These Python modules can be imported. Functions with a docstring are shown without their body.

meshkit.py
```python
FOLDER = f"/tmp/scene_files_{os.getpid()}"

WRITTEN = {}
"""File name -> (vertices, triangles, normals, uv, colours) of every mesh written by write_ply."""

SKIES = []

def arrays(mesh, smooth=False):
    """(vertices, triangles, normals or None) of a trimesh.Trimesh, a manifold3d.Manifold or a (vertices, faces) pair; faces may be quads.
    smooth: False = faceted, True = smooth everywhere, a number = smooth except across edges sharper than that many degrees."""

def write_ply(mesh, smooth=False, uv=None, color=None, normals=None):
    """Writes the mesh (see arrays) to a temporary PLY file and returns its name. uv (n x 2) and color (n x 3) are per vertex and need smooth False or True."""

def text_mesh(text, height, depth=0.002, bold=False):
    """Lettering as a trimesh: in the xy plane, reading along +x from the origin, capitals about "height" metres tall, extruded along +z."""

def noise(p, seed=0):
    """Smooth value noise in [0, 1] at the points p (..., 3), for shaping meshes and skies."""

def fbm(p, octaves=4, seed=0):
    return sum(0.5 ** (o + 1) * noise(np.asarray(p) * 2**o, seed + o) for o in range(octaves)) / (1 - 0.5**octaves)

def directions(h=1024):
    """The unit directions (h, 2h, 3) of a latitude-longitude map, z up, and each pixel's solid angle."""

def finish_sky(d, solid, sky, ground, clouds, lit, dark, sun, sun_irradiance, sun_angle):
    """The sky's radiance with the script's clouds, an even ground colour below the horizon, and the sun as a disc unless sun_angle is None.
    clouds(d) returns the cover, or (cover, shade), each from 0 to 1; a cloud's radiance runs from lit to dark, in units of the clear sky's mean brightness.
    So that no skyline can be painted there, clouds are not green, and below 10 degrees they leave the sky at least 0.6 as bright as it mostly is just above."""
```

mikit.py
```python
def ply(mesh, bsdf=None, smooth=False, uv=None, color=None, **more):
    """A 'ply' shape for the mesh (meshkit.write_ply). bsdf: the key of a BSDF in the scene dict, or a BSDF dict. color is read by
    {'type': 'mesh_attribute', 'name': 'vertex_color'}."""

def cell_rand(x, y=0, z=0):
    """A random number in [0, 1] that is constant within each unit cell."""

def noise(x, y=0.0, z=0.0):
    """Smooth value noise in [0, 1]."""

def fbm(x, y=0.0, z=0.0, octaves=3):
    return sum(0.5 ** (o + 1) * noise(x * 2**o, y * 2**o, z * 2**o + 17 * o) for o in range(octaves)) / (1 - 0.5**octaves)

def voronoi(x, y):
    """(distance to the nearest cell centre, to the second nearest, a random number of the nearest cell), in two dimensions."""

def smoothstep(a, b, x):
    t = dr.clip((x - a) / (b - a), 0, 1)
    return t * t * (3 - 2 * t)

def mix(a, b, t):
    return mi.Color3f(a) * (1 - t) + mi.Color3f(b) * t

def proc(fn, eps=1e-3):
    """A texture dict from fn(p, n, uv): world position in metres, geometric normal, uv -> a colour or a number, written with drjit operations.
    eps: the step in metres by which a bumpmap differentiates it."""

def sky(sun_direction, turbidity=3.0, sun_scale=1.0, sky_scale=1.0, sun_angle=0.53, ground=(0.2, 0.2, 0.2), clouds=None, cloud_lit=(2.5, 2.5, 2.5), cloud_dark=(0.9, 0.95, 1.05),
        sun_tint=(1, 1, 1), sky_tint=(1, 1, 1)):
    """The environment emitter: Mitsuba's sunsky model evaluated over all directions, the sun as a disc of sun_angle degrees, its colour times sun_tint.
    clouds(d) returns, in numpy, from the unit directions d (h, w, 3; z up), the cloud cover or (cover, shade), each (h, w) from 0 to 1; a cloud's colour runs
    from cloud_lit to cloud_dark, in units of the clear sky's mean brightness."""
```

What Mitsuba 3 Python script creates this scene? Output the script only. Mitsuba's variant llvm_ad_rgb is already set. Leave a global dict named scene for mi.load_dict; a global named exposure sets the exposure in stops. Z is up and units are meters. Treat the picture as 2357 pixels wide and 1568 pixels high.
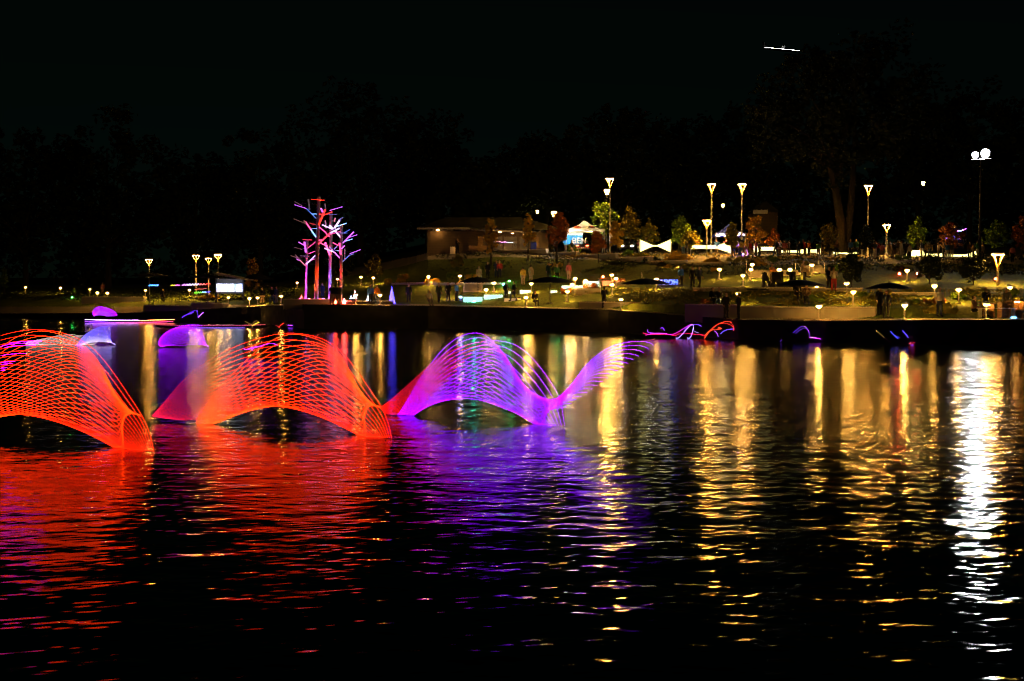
import math, random
import numpy as np, trimesh, manifold3d as m3
import mitsuba as mi, drjit as dr
import mikit, meshkit
from mikit import noise, fbm, smoothstep, mix
from scipy.interpolate import CubicSpline

# ------------------------------------------------------------------ camera, sky, exposure
T = mi.ScalarTransform4f
FPX, CX, CY, HOR, EYE = 2845.0, 1178.5, 784.0, 679.0, 3.0     # focal length and centre in pixels of a 2357-wide view
PITCH = math.atan((CY - HOR) / FPX)
exposure = 4.5
K = 2.0 ** (2.0 - exposure)                                      # the radiances below are written for an exposure of 2
scene, labels = {}, {}
scene['camera'] = {'type': 'perspective', 'fov': 2 * math.degrees(math.atan(CX / FPX)), 'fov_axis': 'x', 'near_clip': 0.1, 'far_clip': 6000.0,
                   'to_world': T().look_at(origin=[0, 0, EYE], target=[0, math.cos(PITCH), EYE - math.sin(PITCH)], up=[0, 0, 1])}
scene['sky'] = {**mikit.sky([0.2, -1, 0.35], turbidity=3, sun_scale=0.0, sky_scale=0.0042 * K, ground=(0.02, 0.02, 0.02), sky_tint=(0.42, 0.95, 0.62)), 'sampling_weight': 0.6}
FLOOD, BOLLARD, LAMP = 330.0, 125.0, 108.0                      # lamp radiances
WARM = (1.0, 0.47, 0.075)

rng = np.random.default_rng(7)
PI = math.pi


def P(px, py, d):
    """The point d metres ahead of the camera seen at a pixel (2357 wide)."""
    u, v = (px - CX) / FPX, (CY - py) / FPX
    y, z = math.cos(PITCH) + math.sin(PITCH) * v, -math.sin(PITCH) + math.cos(PITCH) * v
    return np.array([u * d / y, d, EYE + z * d / y])


# ------------------------------------------------------------------ materials
def rgbt(c): return {'type': 'rgb', 'value': [float(x) for x in c]}


def mat(name, col, rough=0.7, metal=0.0, spec=0.4):
    scene['m_' + name] = {'type': 'twosided', 'bsdf': {'type': 'principled', 'base_color': rgbt(col), 'roughness': rough, 'metallic': metal, 'specular': spec}}
    return 'm_' + name


def pmat(name, fn, rough=0.8, bump=None, bscale=1.0):
    b = {'type': 'principled', 'base_color': mikit.proc(fn), 'roughness': rough, 'specular': 0.3}
    scene['m_' + name] = {'type': 'twosided', 'bsdf': b}
    return 'm_' + name


def mottled(a, b, f):
    return lambda p, n, uv: mix(a, b, fbm(p.x * f, p.y * f, p.z * f))


GRASS = pmat('grass', lambda p, n, uv: mix((.03, .05, .007), (.11, .14, .018), fbm(p.x * 1.3, p.y * 1.3, p.z) * .5 + .5 * noise(p.x * 9, p.y * 5, 3.)), 0.95)
STONE = pmat('stone', mottled((.10, .095, .085), (.2, .185, .16), 1.1), 0.85)
DARKSTONE = pmat('dark_stone', mottled((.015, .015, .014), (.05, .048, .045), 1.6), 0.95)
PAVING = pmat('paving', lambda p, n, uv: mix((.12, .11, .10), (.22, .2, .17), fbm(p.x * .8, p.y * .8, 1.) * .7 + .3 * mikit.cell_rand(p.x * 1.2, p.y * 1.2, 0.)), 0.8)
LITCONCRETE = pmat('lit_concrete', mottled((.55, .5, .42), (.75, .7, .6), 1.3), 0.8)  # concrete made paler so the edges look brightly lit
CONCRETE = pmat('concrete', mottled((.26, .24, .21), (.4, .37, .32), .9), 0.8)
BARK = pmat('bark', mottled((.025, .02, .015), (.07, .055, .04), 5.), 0.95)
SIDING = pmat('siding', lambda p, n, uv: mix((.045, .032, .02), (.10, .07, .042), smoothstep(0., .25, (p.z * 5.) - dr.floor(p.z * 5.)) * .8 + .2 * noise(p.x * 6, p.z * 2, p.y * 6)), 0.85)
WOOD = pmat('wood', lambda p, n, uv: mix((.16, .09, .04), (.36, .22, .10), fbm(p.x * 3, p.y * 3, p.z * 14)), 0.6)
ROOF = pmat('roof', mottled((.015, .014, .013), (.035, .033, .03), 2.), 0.95)
METAL = mat('lamp_metal', (.45, .43, .40), 0.45, 0.3)
DARKMETAL = mat('dark_metal', (.03, .03, .032), 0.5, 0.2)
LAMPLIT = mat('lamplit_gold', (.75, .5, .2), 0.5, 0.2)  # gold of the lamp glow put into the arm colour
STEEL = mat('steel', (.55, .54, .52), 0.3, 0.9)
WHITE = pmat('white_fabric', mottled((.66, .63, .6), (.8, .78, .75), 3.), 0.9)
BLUEF = pmat('blue_fabric', mottled((.01, .02, .25), (.02, .05, .42), 2.), 0.9)
NAVY = pmat('navy_fabric', mottled((.006, .008, .014), (.014, .017, .028), 3.), 0.95)
BANNER = pmat('banner', lambda p, n, uv: mix((.03, .25, .5), (.22, .03, .25), smoothstep(8.0, 12.2, p.x)), 0.9)
BLACK = mat('black', (.012, .012, .013), 0.6)
REDM = mat('red_print', (.45, .06, .03), 0.8)
SKIN = pmat('skin', mottled((.34, .2, .13), (.5, .31, .21), 9.), 0.6)
HAIRM = mat('hair', (.02, .014, .01), 0.6)
TUBER = mat('red_tube', (.35, .03, .01), 0.3)
TUBEV = mat('violet_tube', (.2, .02, .35), 0.3)
POLEM = mat('pole_paint', (.3, .29, .28), 0.5)
BULB = mat('lamp_glass', (.8, .78, .7), 0.3)
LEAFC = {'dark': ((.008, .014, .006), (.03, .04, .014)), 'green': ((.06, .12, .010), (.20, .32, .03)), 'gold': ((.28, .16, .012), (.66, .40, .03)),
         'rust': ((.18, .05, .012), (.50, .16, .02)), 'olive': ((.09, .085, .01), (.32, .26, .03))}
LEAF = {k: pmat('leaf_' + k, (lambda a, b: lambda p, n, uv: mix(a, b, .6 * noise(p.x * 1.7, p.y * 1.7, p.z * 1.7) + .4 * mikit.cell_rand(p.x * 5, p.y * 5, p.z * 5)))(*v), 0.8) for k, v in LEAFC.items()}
CLOTH = {'black': (.012, .012, .014), 'navy': (.02, .03, .08), 'grey': (.14, .14, .14), 'white': (.6, .58, .55), 'red': (.42, .03, .025), 'orange': (.6, .22, .03),
         'blue': (.03, .12, .5), 'green': (.06, .2, .07), 'brown': (.12, .07, .04), 'tan': (.4, .29, .17), 'denim': (.05, .09, .19), 'pink': (.55, .16, .25), 'yellow': (.6, .42, .05)}
for k_, c_ in CLOTH.items():
    pmat('cloth_' + k_, (lambda c: lambda p, n, uv: mix(tuple(x * .75 for x in c), tuple(x * 1.15 for x in c), noise(p.x * 8, p.y * 8, p.z * 8)))(c_), 0.9)


def wave_height(p, n, uv):
    x, y = p.x, p.y
    def oct(f, a, th, st):
        c, s = math.cos(th), math.sin(th)
        return a * noise((x * c + y * s) * f * st + 40., (-x * s + y * c) * f + 90., f)
    return oct(.5, .014, .12, .6) + oct(1.4, .014, -.2, .45) + oct(3.1, .0150, .25, .42) + oct(6.3, .0115, -.25, .45) + oct(13., .0046, .3, .5)


scene['m_water'] = {'type': 'bumpmap', 'arbitrary': mikit.proc(wave_height, eps=0.012), 'scale': 1.0,
                    'bsdf': {'type': 'blendbsdf', 'weight': mikit.proc(lambda p, n, uv: smoothstep(16., 95., p.y) * .95 * smoothstep(.05, .75, .65 * noise(p.x * .025, p.y * .22, 4.) + .35 * noise(p.x * .08, p.y * .9, 8.) + .12)),   # breezier farther out
                             'calm': {'type': 'roughplastic', 'distribution': 'beckmann', 'int_ior': 1.333, 'alpha': 0.012, 'diffuse_reflectance': rgbt((.0008, .003, .0025))},
                             'breezy': {'type': 'roughplastic', 'distribution': 'beckmann', 'int_ior': 1.333, 'alpha': 0.036, 'diffuse_reflectance': rgbt((.0008, .003, .0025))}}}


# ------------------------------------------------------------------ scene helpers
COUNT = {}


def fresh(key):
    n = COUNT.get(key, -1) + 1
    COUNT[key] = n
    return key if n == 0 else f'{key}_{n:03d}'


def tag(key, label=None, cat=None, group=None, kind=None):
    d = {k: v for k, v in (('label', label), ('category', cat), ('group', group), ('kind', kind)) if v}
    if d: labels.setdefault(key, {}).update(d)


def thing(name, label, cat, group=None):
    key = fresh(name)
    tag(key, label, cat, group)
    return key


def emitter(col, w=1.0):
    return {'type': 'area', 'radiance': rgbt([K * x for x in col]), 'sampling_weight': float(w)}


def put(name, mesh, m, parent=None, emit=None, w=1.0, smooth=False, to=None):
    key = fresh(f'{parent}__{name}' if parent else name)
    d = dict(mesh) if isinstance(mesh, dict) else mikit.ply(mesh, m, smooth=smooth)
    if isinstance(mesh, dict): d['bsdf'] = {'type': 'ref', 'id': m}
    if emit is not None: d['emitter'] = emitter(emit, w)
    if to is not None: d['to_world'] = to
    scene[key] = d
    return key


def box(sx, sy, sz, c=(0, 0, 0), rz=0.0):
    m = trimesh.creation.box((sx, sy, sz))
    if rz: m.apply_transform(trimesh.transformations.rotation_matrix(rz, [0, 0, 1]))
    m.apply_translation(c)
    return m


def cham(sx, sy, sz, c=(0, 0, 0), r=.03, rz=0.0):
    pts = [(x * (sx / 2 - (r if k != 0 else 0)), y * (sy / 2 - (r if k != 1 else 0)), z * (sz / 2 - (r if k != 2 else 0))) for x in (-1, 1) for y in (-1, 1) for z in (-1, 1) for k in range(3)]
    m = trimesh.convex.convex_hull(np.array(pts))
    if rz: m.apply_transform(trimesh.transformations.rotation_matrix(rz, [0, 0, 1]))
    m.apply_translation(c)
    return m


def lathe(prof, n=16, c=(0, 0, 0)):
    m = trimesh.creation.revolve(np.array(prof, float), sections=n)
    m.apply_translation(c)
    return m


def tube(pts, r, n=6):
    """A capped tube along pts; r: one radius or one for each point."""
    p = np.asarray(pts, float)
    r = np.broadcast_to(np.asarray(r, float), (len(p),))
    t = np.gradient(p, axis=0)
    t /= np.linalg.norm(t, axis=1, keepdims=True) + 1e-12
    ref = np.where(np.abs(t[:, 1:2]) < .9, [[0, 1.0, 0]], [[1.0, 0, 0]])
    a = np.cross(t, ref); a /= np.linalg.norm(a, axis=1, keepdims=True) + 1e-12
    b = np.cross(t, a)
    ang = np.arange(n) * 2 * PI / n
    v = (p[:, None] + r[:, None, None] * (np.cos(ang)[None, :, None] * a[:, None] + np.sin(ang)[None, :, None] * b[:, None])).reshape(-1, 3)
    i, j = np.meshgrid(np.arange(len(p) - 1), np.arange(n), indexing='ij')
    k = (j + 1) % n
    q = np.stack([i * n + j, i * n + k, (i + 1) * n + k, (i + 1) * n + j], -1).reshape(-1, 4)
    f = np.vstack([q[:, [0, 1, 2]], q[:, [0, 2, 3]]])
    L = len(v) - n
    f = np.vstack([f, [[0, x + 1, x] for x in range(1, n - 1)], [[L, L + x, L + x + 1] for x in range(1, n - 1)]])
    m = trimesh.Trimesh(v, f, process=False)
    if m.volume < 0: m.invert()
    return m


def cat(ms): return trimesh.util.concatenate(ms)


def grid_mesh(rows):
    """A sheet from rows of points (each row as long as the others)."""
    g = np.array(rows, float)
    a, b = g.shape[:2]
    i, j = np.meshgrid(np.arange(a - 1), np.arange(b - 1), indexing='ij')
    o = i * b + j
    f = np.stack([o, o + 1, o + b + 1, o + b], -1).reshape(-1, 4)
    return trimesh.Trimesh(g.reshape(-1, 3), np.vstack([f[:, [0, 1, 2]], f[:, [0, 2, 3]]]), process=False)


# ------------------------------------------------------------------ the ground: one bank of terraces behind the lake
COLS = {
 -500: [(720,163),(712,170),(700,178),(690,185),(682,192),(675,200),(668,215),(662,230),(655,260),(640,330)],
 0:    [(722,161.5),(706,168),(694,176),(688,182),(680,190),(674,198),(668,212),(662,228),(655,260),(640,330)],
 330:  [(720,146),(706,152),(694,160),(687,168),(680,176),(674,185),(668,195),(662,215),(655,250),(640,330)],
 600:  [(705,129.6),(701,133),(694,140),(687,148),(680,160),(673,172),(667,188),(660,210),(652,250),(638,330)],
 700:  [(701,109.5),(699,114),(696,120),(690,130),(680,142),(672,155),(664,175),(655,200),(640,250),(620,330)],
 985:  [(704,109.5),(700,113),(690,118),(680,121),(656,124),(650,130),(630,140),(600,148),(582,152),(560,300)],
 1150: [(708,105.5),(704,108),(692,112),(680,115),(656,121),(650,124),(622,134),(592,143),(579,150),(560,300)],
 1400: [(713,98.5),(711,100),(696,101),(678,106),(664,112),(655,118),(630,126),(602,131),(586,138),(565,300)],
 1700: [(736,82.5),(732,85),(706,85.6),(690,89),(668,93),(660,98),(635,107),(612,119),(586,134),(560,300)],
 1900: [(738,77.5),(734,80),(708,80.6),(690,85),(668,91),(658,95),(632,104),(610,116),(588,131),(560,300)],
 2100: [(737,73.5),(733,76),(710,76.8),(690,81),(668,87),(655,93),(630,102),(606,117),(590,131),(562,300)],
 2357: [(736,70.5),(733,75),(705,78),(690,81),(668,87),(655,93),(635,101),(608,117),(592,131),(564,300)],
 2900: [(738,68.5),(735,73),(706,76),(690,80),(668,86),(655,93),(635,101),(608,117),(592,131),(564,300)]}
xs_ = sorted(COLS)
tab = np.array([COLS[x] for x in xs_], float)
fine = np.unique(np.concatenate([np.linspace(-500, 2900, 171), xs_]))
prof = np.stack([np.stack([np.interp(fine, xs_, tab[:, r, k]) for k in range(2)], -1) for r in range(10)], 0)   # row, column, (pixel y, distance)
rows = [[P(x, y, d) for x, (y, d) in zip(fine, r)] for r in prof]
rows = np.array(rows)
wob = (meshkit.fbm(rows[5:9] * .12, 3) - .5) * .5
rows[5:9, :, 2] += wob
edge = rows[0].copy(); edge[:, 2] = -1.5
far = rows[9] * [2.8, 0, 1] + [0, 900, 6]
def ext(r, grow=1.0):                                              # carry each row out to the sides
    l, q = r[0].copy(), r[-1].copy()
    return np.vstack([l + [-260, 60, 0], r, q + [260, -25, 0]])
R = [ext(edge)] + [ext(r) for r in rows] + [ext(far)]
BANK = grid_mesh(R)
put('quay_wall', grid_mesh(R[0:2]), DARKSTONE); tag('quay_wall', kind='structure')
put('promenade', grid_mesh(R[1:3]), PAVING); tag('promenade', kind='structure')
put('planting_bank', grid_mesh(R[2:5]), GRASS); tag('planting_bank', kind='structure')
put('terrace', grid_mesh(R[5 - 1:7]), GRASS); tag('terrace', kind='structure')
put('lawn', grid_mesh(R[6:9]), GRASS); tag('lawn', kind='structure')
put('upper_plaza', grid_mesh(R[8:10]), PAVING); tag('upper_plaza', kind='structure')
put('hill', grid_mesh(R[9:]), DARKSTONE); tag('hill', kind='structure')
wv = np.array([[-700, -60, 0], [700, -60, 0], [700, 400, 0], [-700, 400, 0]], float)
scene['water'] = mikit.ply((wv, np.array([[0, 1, 2], [0, 2, 3]])), 'm_water', smooth=True, uv=wv[:, :2])
tag('water', kind='structure')
BV, BF = np.array(BANK.vertices), np.array(BANK.faces)
TRI = BV[BF]
E1, E2 = TRI[:, 1] - TRI[:, 0], TRI[:, 2] - TRI[:, 0]


def gz(x, y):
    """The height of the bank at a place."""
    p = np.array([x, y])
    d = E1[:, 0] * E2[:, 1] - E1[:, 1] * E2[:, 0]
    d = np.where(np.abs(d) < 1e-9, 1e9, d)
    q = p - TRI[:, 0, :2]
    u = (q[:, 0] * E2[:, 1] - q[:, 1] * E2[:, 0]) / d
    v = (E1[:, 0] * q[:, 1] - E1[:, 1] * q[:, 0]) / d
    ok = (u >= -1e-6) & (v >= -1e-6) & (u + v <= 1 + 1e-6)
    z = TRI[:, 0, 2] + u * E1[:, 2] + v * E2[:, 2]
    return float(z[ok].max()) if ok.any() else 0.0


def at(px, py, h=0.0, lo=66.0, hi=330.0):
    """The first ground point whose spot h metres above is seen at the pixel; returns the ground point."""
    for d in np.arange(lo, hi, .25):
        q = P(px, py, d)
        if gz(q[0], q[1]) + h >= q[2]:
            return np.array([q[0], q[1], gz(q[0], q[1])])
    return np.array([q[0], q[1], gz(q[0], q[1])])


def on(px, d):
    q = P(px, 679, d)
    return np.array([q[0], q[1], gz(q[0], q[1])])


# ------------------------------------------------------------------ light trails over the water, built as waves of glowing tubes
def Z1(p): return [(600 + x / 2.311, 1280 + y / 2.311) for x, y in p]
def Z3(p): return [(1520 + x / 2.1045, 1300 + y / 2.1045) for x, y in p]
def Z6(p): return [(300 + x / 2.266, 1200 + y / 2.266) for x, y in p]


RC = [Z1([(425,972),(640,640),(900,365),(1100,205),(1300,135),(1500,165),(1680,255),(1800,390),(1890,560),(1990,720),(2130,800)]),
      Z1([(480,992),(640,900),(820,790),(1010,690),(1210,590),(1420,490),(1600,455),(1740,520),(1860,620),(1985,735),(2130,803)]),
      Z1([(560,972),(760,875),(950,818),(1130,797),(1330,815),(1530,878),(1740,965),(1900,1050),(1995,1105),(1985,900),(2130,812)])]
RD = [Z1([(20,885),(220,660),(450,440),(760,260),(1050,160),(1310,122),(1600,180),(1830,360),(2030,640),(2160,850),(2235,1105)]),
      Z1([(20,890),(180,850),(370,770),(600,665),(860,590),(1110,570),(1380,640),(1640,790),(1850,930),(1990,1030),(2090,1105)]),
      Z1([(40,895),(160,912),(320,925),(480,910),(680,880),(900,825),(1130,797),(1450,850),(1700,945),(1880,1040),(2005,1108)])]
PD = [Z3([(0,685),(100,625),(300,450),(500,280),(700,180),(870,140),(970,133),(1130,165),(1300,300),(1450,500),(1520,650),(1555,860)]),
      Z3([(0,700),(110,690),(240,630),(370,530),(500,450),(620,390),(740,380),(900,430),(1060,550),(1210,690),(1310,780),(1420,868)]),
      Z3([(40,745),(100,752),(180,750),(260,735),(330,690),(400,660),(550,628),(740,622),(900,645),(1090,715),(1230,785),(1360,880)])]
PC = [Z3([(145,768),(300,520),(450,300),(620,130),(790,68),(900,100),(1000,190),(1100,330),(1220,530),(1330,620),(1420,632),(1500,610),(1620,490),(1720,360),(1850,240),(2000,165),(2180,138),(2305,175)]),
      Z3([(200,768),(320,670),(450,570),(600,480),(740,400),(880,330),(990,330),(1100,420),(1200,520),(1290,605),(1380,650),(1440,660),(1520,625),(1600,560),(1690,490),(1790,435),(1880,425),(1940,432)]),
      Z3([(275,768),(370,705),(470,660),(600,630),(740,622),(860,637),(1000,685),(1130,735),(1260,800),(1355,878),(1385,800),(1405,740),(1440,712),(1470,706),(1490,702),(1515,697),(1540,693),(1570,690)])]


def family(keys, n, m=80):
    K = [CubicSpline(np.linspace(0, 1, len(k)), np.array(k))(np.linspace(0, 1, m)) for k in keys]
    return [K[0] * (1 - s) * (1 - 2 * s) + K[1] * 4 * s * (1 - s) + K[2] * s * (2 * s - 1) for s in np.linspace(0, 1, n)]


def wave_world(c, dist, grow=1.0, pivot=(0, 0), shift=(0, 0)):
    """Builds one traced light trail over the lake: c in photograph pixels (4096 wide), dist(x pixel) the distance of the wave's shell."""
    out = []
    for x, y in c:
        x, y = (x - pivot[0]) * grow + pivot[0] + shift[0], (y - pivot[1]) * grow + pivot[1] + shift[1]
        out.append(P(x / 1.7378, y / 1.7378, dist(x)))
    out = np.array(out)
    out[:, 2] = np.maximum(out[:, 2], 0.012)
    return out


RED, RED2, VIO = (.95, .011, .001), (.42, .003, .001), (.22, .001, .95)
HOT = (1.0, .037, .002)


def flank(t, w, r, col, dim, k=21):
    """One light trail whose first stretch glows more dimly."""
    put('trail_tube', tube(w[:k + 1], r * .85, 4), TUBER, t, dim, 0.0)
    put('trail_tube', tube(w[k:], r, 4), TUBER, t, col, 0.0)


sheet = lambda d0, x0, d1, x1, off=0.0: (lambda x: d0 + (d1 - d0) * (x - x0) / (x1 - x0) + off)
t = thing('light_trail_wave', 'red-orange wave of crossing light trails over the water, left of the violet wave', 'light sculpture')
D1 = sheet(28.6, 784, 25.7, 1567)
for c in family(RC, 19): put('trail_tube', tube(wave_world(c, lambda x: D1(x) + .25), .0052, 4), TUBER, t, HOT, 0.0)
for c in family(RD, 19): flank(t, wave_world(c, D1), .0052, RED, (.30, .003, .022))
t = thing('light_trail_wave', 'nearest red-orange wave of glowing light trails, cut off by the left edge of the view', 'light sculpture')
KW = dict(grow=1.16, pivot=(1567, 1758), shift=(-951, 54))
D2 = sheet(27.0, -290, 23.5, 616)
for c in family(RC, 25): put('trail_tube', tube(wave_world(c, lambda x: D2(x) + .25, **KW), .0047, 4), TUBER, t, HOT, 0.0)
for c in family(RD, 25): flank(t, wave_world(c, D2, **KW), .0047, RED, (.30, .003, .022))
t = thing('light_trail_wave', 'violet wave of light trails with a raised wing and a red left flank', 'light sculpture')
D3 = sheet(30.6, 1590, 28.1, 2260)
for c in family(PC, 18, 120): put('trail_tube', tube(wave_world(c, lambda x: D3(x) + .2), .0050, 4), TUBEV, t, VIO, 0.0)
ca, cb = np.array(Z3([(870, 140)]))[0], np.array(Z3([(400, 640)]))[0]      # where red turns to violet
for c in family(PD, 15, 110):
    side = (c[:, 0] - ca[0]) * (cb[1] - ca[1]) - (c[:, 1] - ca[1]) * (cb[0] - ca[0])
    k = int(np.argmax(side > 0)); k = min(max(k, 4), 100)
    w = wave_world(c, D3)
    put('trail_tube', tube(w[:k + 1], .0050, 4), TUBER, t, RED2, 0.0)
    put('trail_tube', tube(w[k:], .0050, 4), TUBEV, t, VIO, 0.0)

t = thing('light_trail_wave', 'handful of short magenta light trails crossing the nearest red wave at the left edge', 'light sculpture')
for p0, p1, p2 in (((100, 262), (290, 240), (470, 237)), ((0, 303), (160, 268), (435, 260)), ((48, 311), (190, 290), (400, 282)), ((0, 402), (140, 382), (295, 375)), ((0, 480), (80, 470), (172, 465)), ((0, 503), (70, 493), (145, 489)), ((0, 543), (40, 538), (85, 535)), ((0, 565), (30, 563), (55, 561))):
    c = CubicSpline([0, .5, 1], np.array([p0, p1, p2], float) / 2.8 + [0, 1280])(np.linspace(0, 1, 20))
    put('trail_tube', tube(wave_world(c, lambda x: D2(x) - .12), .0055, 4), TUBEV, t, (.55, .002, 1.0), 0.0)

# smaller light trails farther out, built as fans of tubes, and dark kayaks
FAN_V, FAN_B, FAN_W = (.24, .003, .75), (.06, .055, .5), (.30, .23, .21)


def kayak(label, cx, d, length, yaw=0.0, strips=()):
    """A dark sit-in kayak with streaks of moving light built as strips along its hull."""
    t = thing('kayak', label, 'kayak')
    o = P(cx, 679, d)
    n = 25
    u = np.linspace(-1, 1, n)
    w = .33 * np.sqrt(np.maximum(1 - np.abs(u) ** 2.4, 0)) + .004
    ringa = np.linspace(0, 2 * PI, 12, endpoint=False)
    M = T().translate([float(o[0]), float(o[1]), 0.0]).rotate([0, 0, 1], math.degrees(yaw))
    ring = np.array([[[s * length / 2, math.cos(a) * ww, .10 + .10 * s * s + math.sin(a) * (.16 if math.sin(a) > 0 else .2) * (ww / .33) ** .6] for a in ringa] for s, ww in zip(u, w)])
    v = ring.reshape(-1, 3)
    i, j = np.meshgrid(np.arange(n - 1), np.arange(12), indexing='ij')
    k = (j + 1) % 12
    q = np.stack([i * 12 + j, i * 12 + k, (i + 1) * 12 + k, (i + 1) * 12 + j], -1).reshape(-1, 4)
    m = trimesh.Trimesh(v, np.vstack([q[:, [0, 1, 2]], q[:, [0, 2, 3]]]), process=False)
    put('hull', m, BLACK, t, to=M, smooth=40)
    put('cockpit_rim', trimesh.creation.torus(.3, .03, 16, 8).apply_scale([1.5, .8, 1]).apply_translation([-.1, 0, .28]), DARKMETAL, t, to=M)
    for a, b, z, col in strips:
        pts = [(s * length / 2, -(.33 * math.sqrt(max(1 - abs(s) ** 2.4, 0)) + .03), z + .10 * s * s) for s in np.linspace(a, b, 14)]
        put('streak_strip', tube(pts, .03, 5), BULB, t, col, 0.05, to=M)
    return t


def fan(label, name, keys, n, d, cols, r, name2='light fan'):
    t = thing('light_trail_fan', label, 'light sculpture')
    for i, c in enumerate(family(keys, n, 44)):
        w = wave_world(c, lambda x: d + .012 * d * (i / n - .5))
        put('trail_tube', tube(w, r, 4), TUBEV, t, cols[min(i * len(cols) // n, len(cols) - 1)], 0.0)
    return t


VK = [Z6([(800,424),(757,400),(785,330),(870,268),(960,240),(1060,222),(1150,240)]), Z6([(808,426),(790,385),(850,325),(950,290),(1060,285),(1130,330),(1190,395)]), Z6([(815,418),(880,413),(950,412),(1010,409),(1060,402),(1130,404),(1215,418)])]
fan('violet fan of thin light trails over the water between the two red waves', '', VK, 17, 70.0, [FAN_V], .0085)
fan('blue and white fan of light trails rising behind the nearest red wave', '', [Z6([(5,437),(60,350),(120,295),(190,258),(260,240),(330,245)]), Z6([(0,440),(60,385),(120,345),(190,320),(260,318),(330,370)]), Z6([(0,440),(80,402),(150,384),(220,378),(300,384),(370,404)])], 20, 73.0, [FAN_B, FAN_B, (.12, .11, .5), (.3, .27, .55)], .008)
fan('pale cream fan of light trails half hidden behind the nearest red wave', '', [[(112,1398),(110,1368),(160,1358),(250,1341),(330,1344),(400,1352)], [(115,1399),(120,1380),(180,1372),(260,1366),(330,1372),(380,1378)], [(118,1400),(150,1397),(200,1396),(270,1394),(330,1394),(330,1396)]], 13, 74.0, [FAN_W, (.3, .23, .2), FAN_W], .008)
fan('small solid violet fan of light trails near the dark far left shore', '', [Z6([(170,148),(166,95),(200,66),(240,62),(330,88),(382,146)]), Z6([(172,149),(185,118),(215,100),(250,100),(310,118),(350,147)]), Z6([(175,149),(190,140),(210,138),(235,138),(260,142),(290,148)])], 14, 136.0, [FAN_V, (.25, .02, .7)], .017)
kayak('dark kayak with a white-to-orange light streak under the small solid violet fan', 253 * .0 + (300 + 470 / 2.266) / 1.7378, 133.0, 10.5, 0.0, [(-.85, .25, .28, (1.6, .7, 2.4)), (.25, .98, .26, (2.6, .5, .12)), (-.85, -.2, .05, (.3, .02, 1.6)), (-.2, .95, .04, (.9, .03, .25))])
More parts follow.
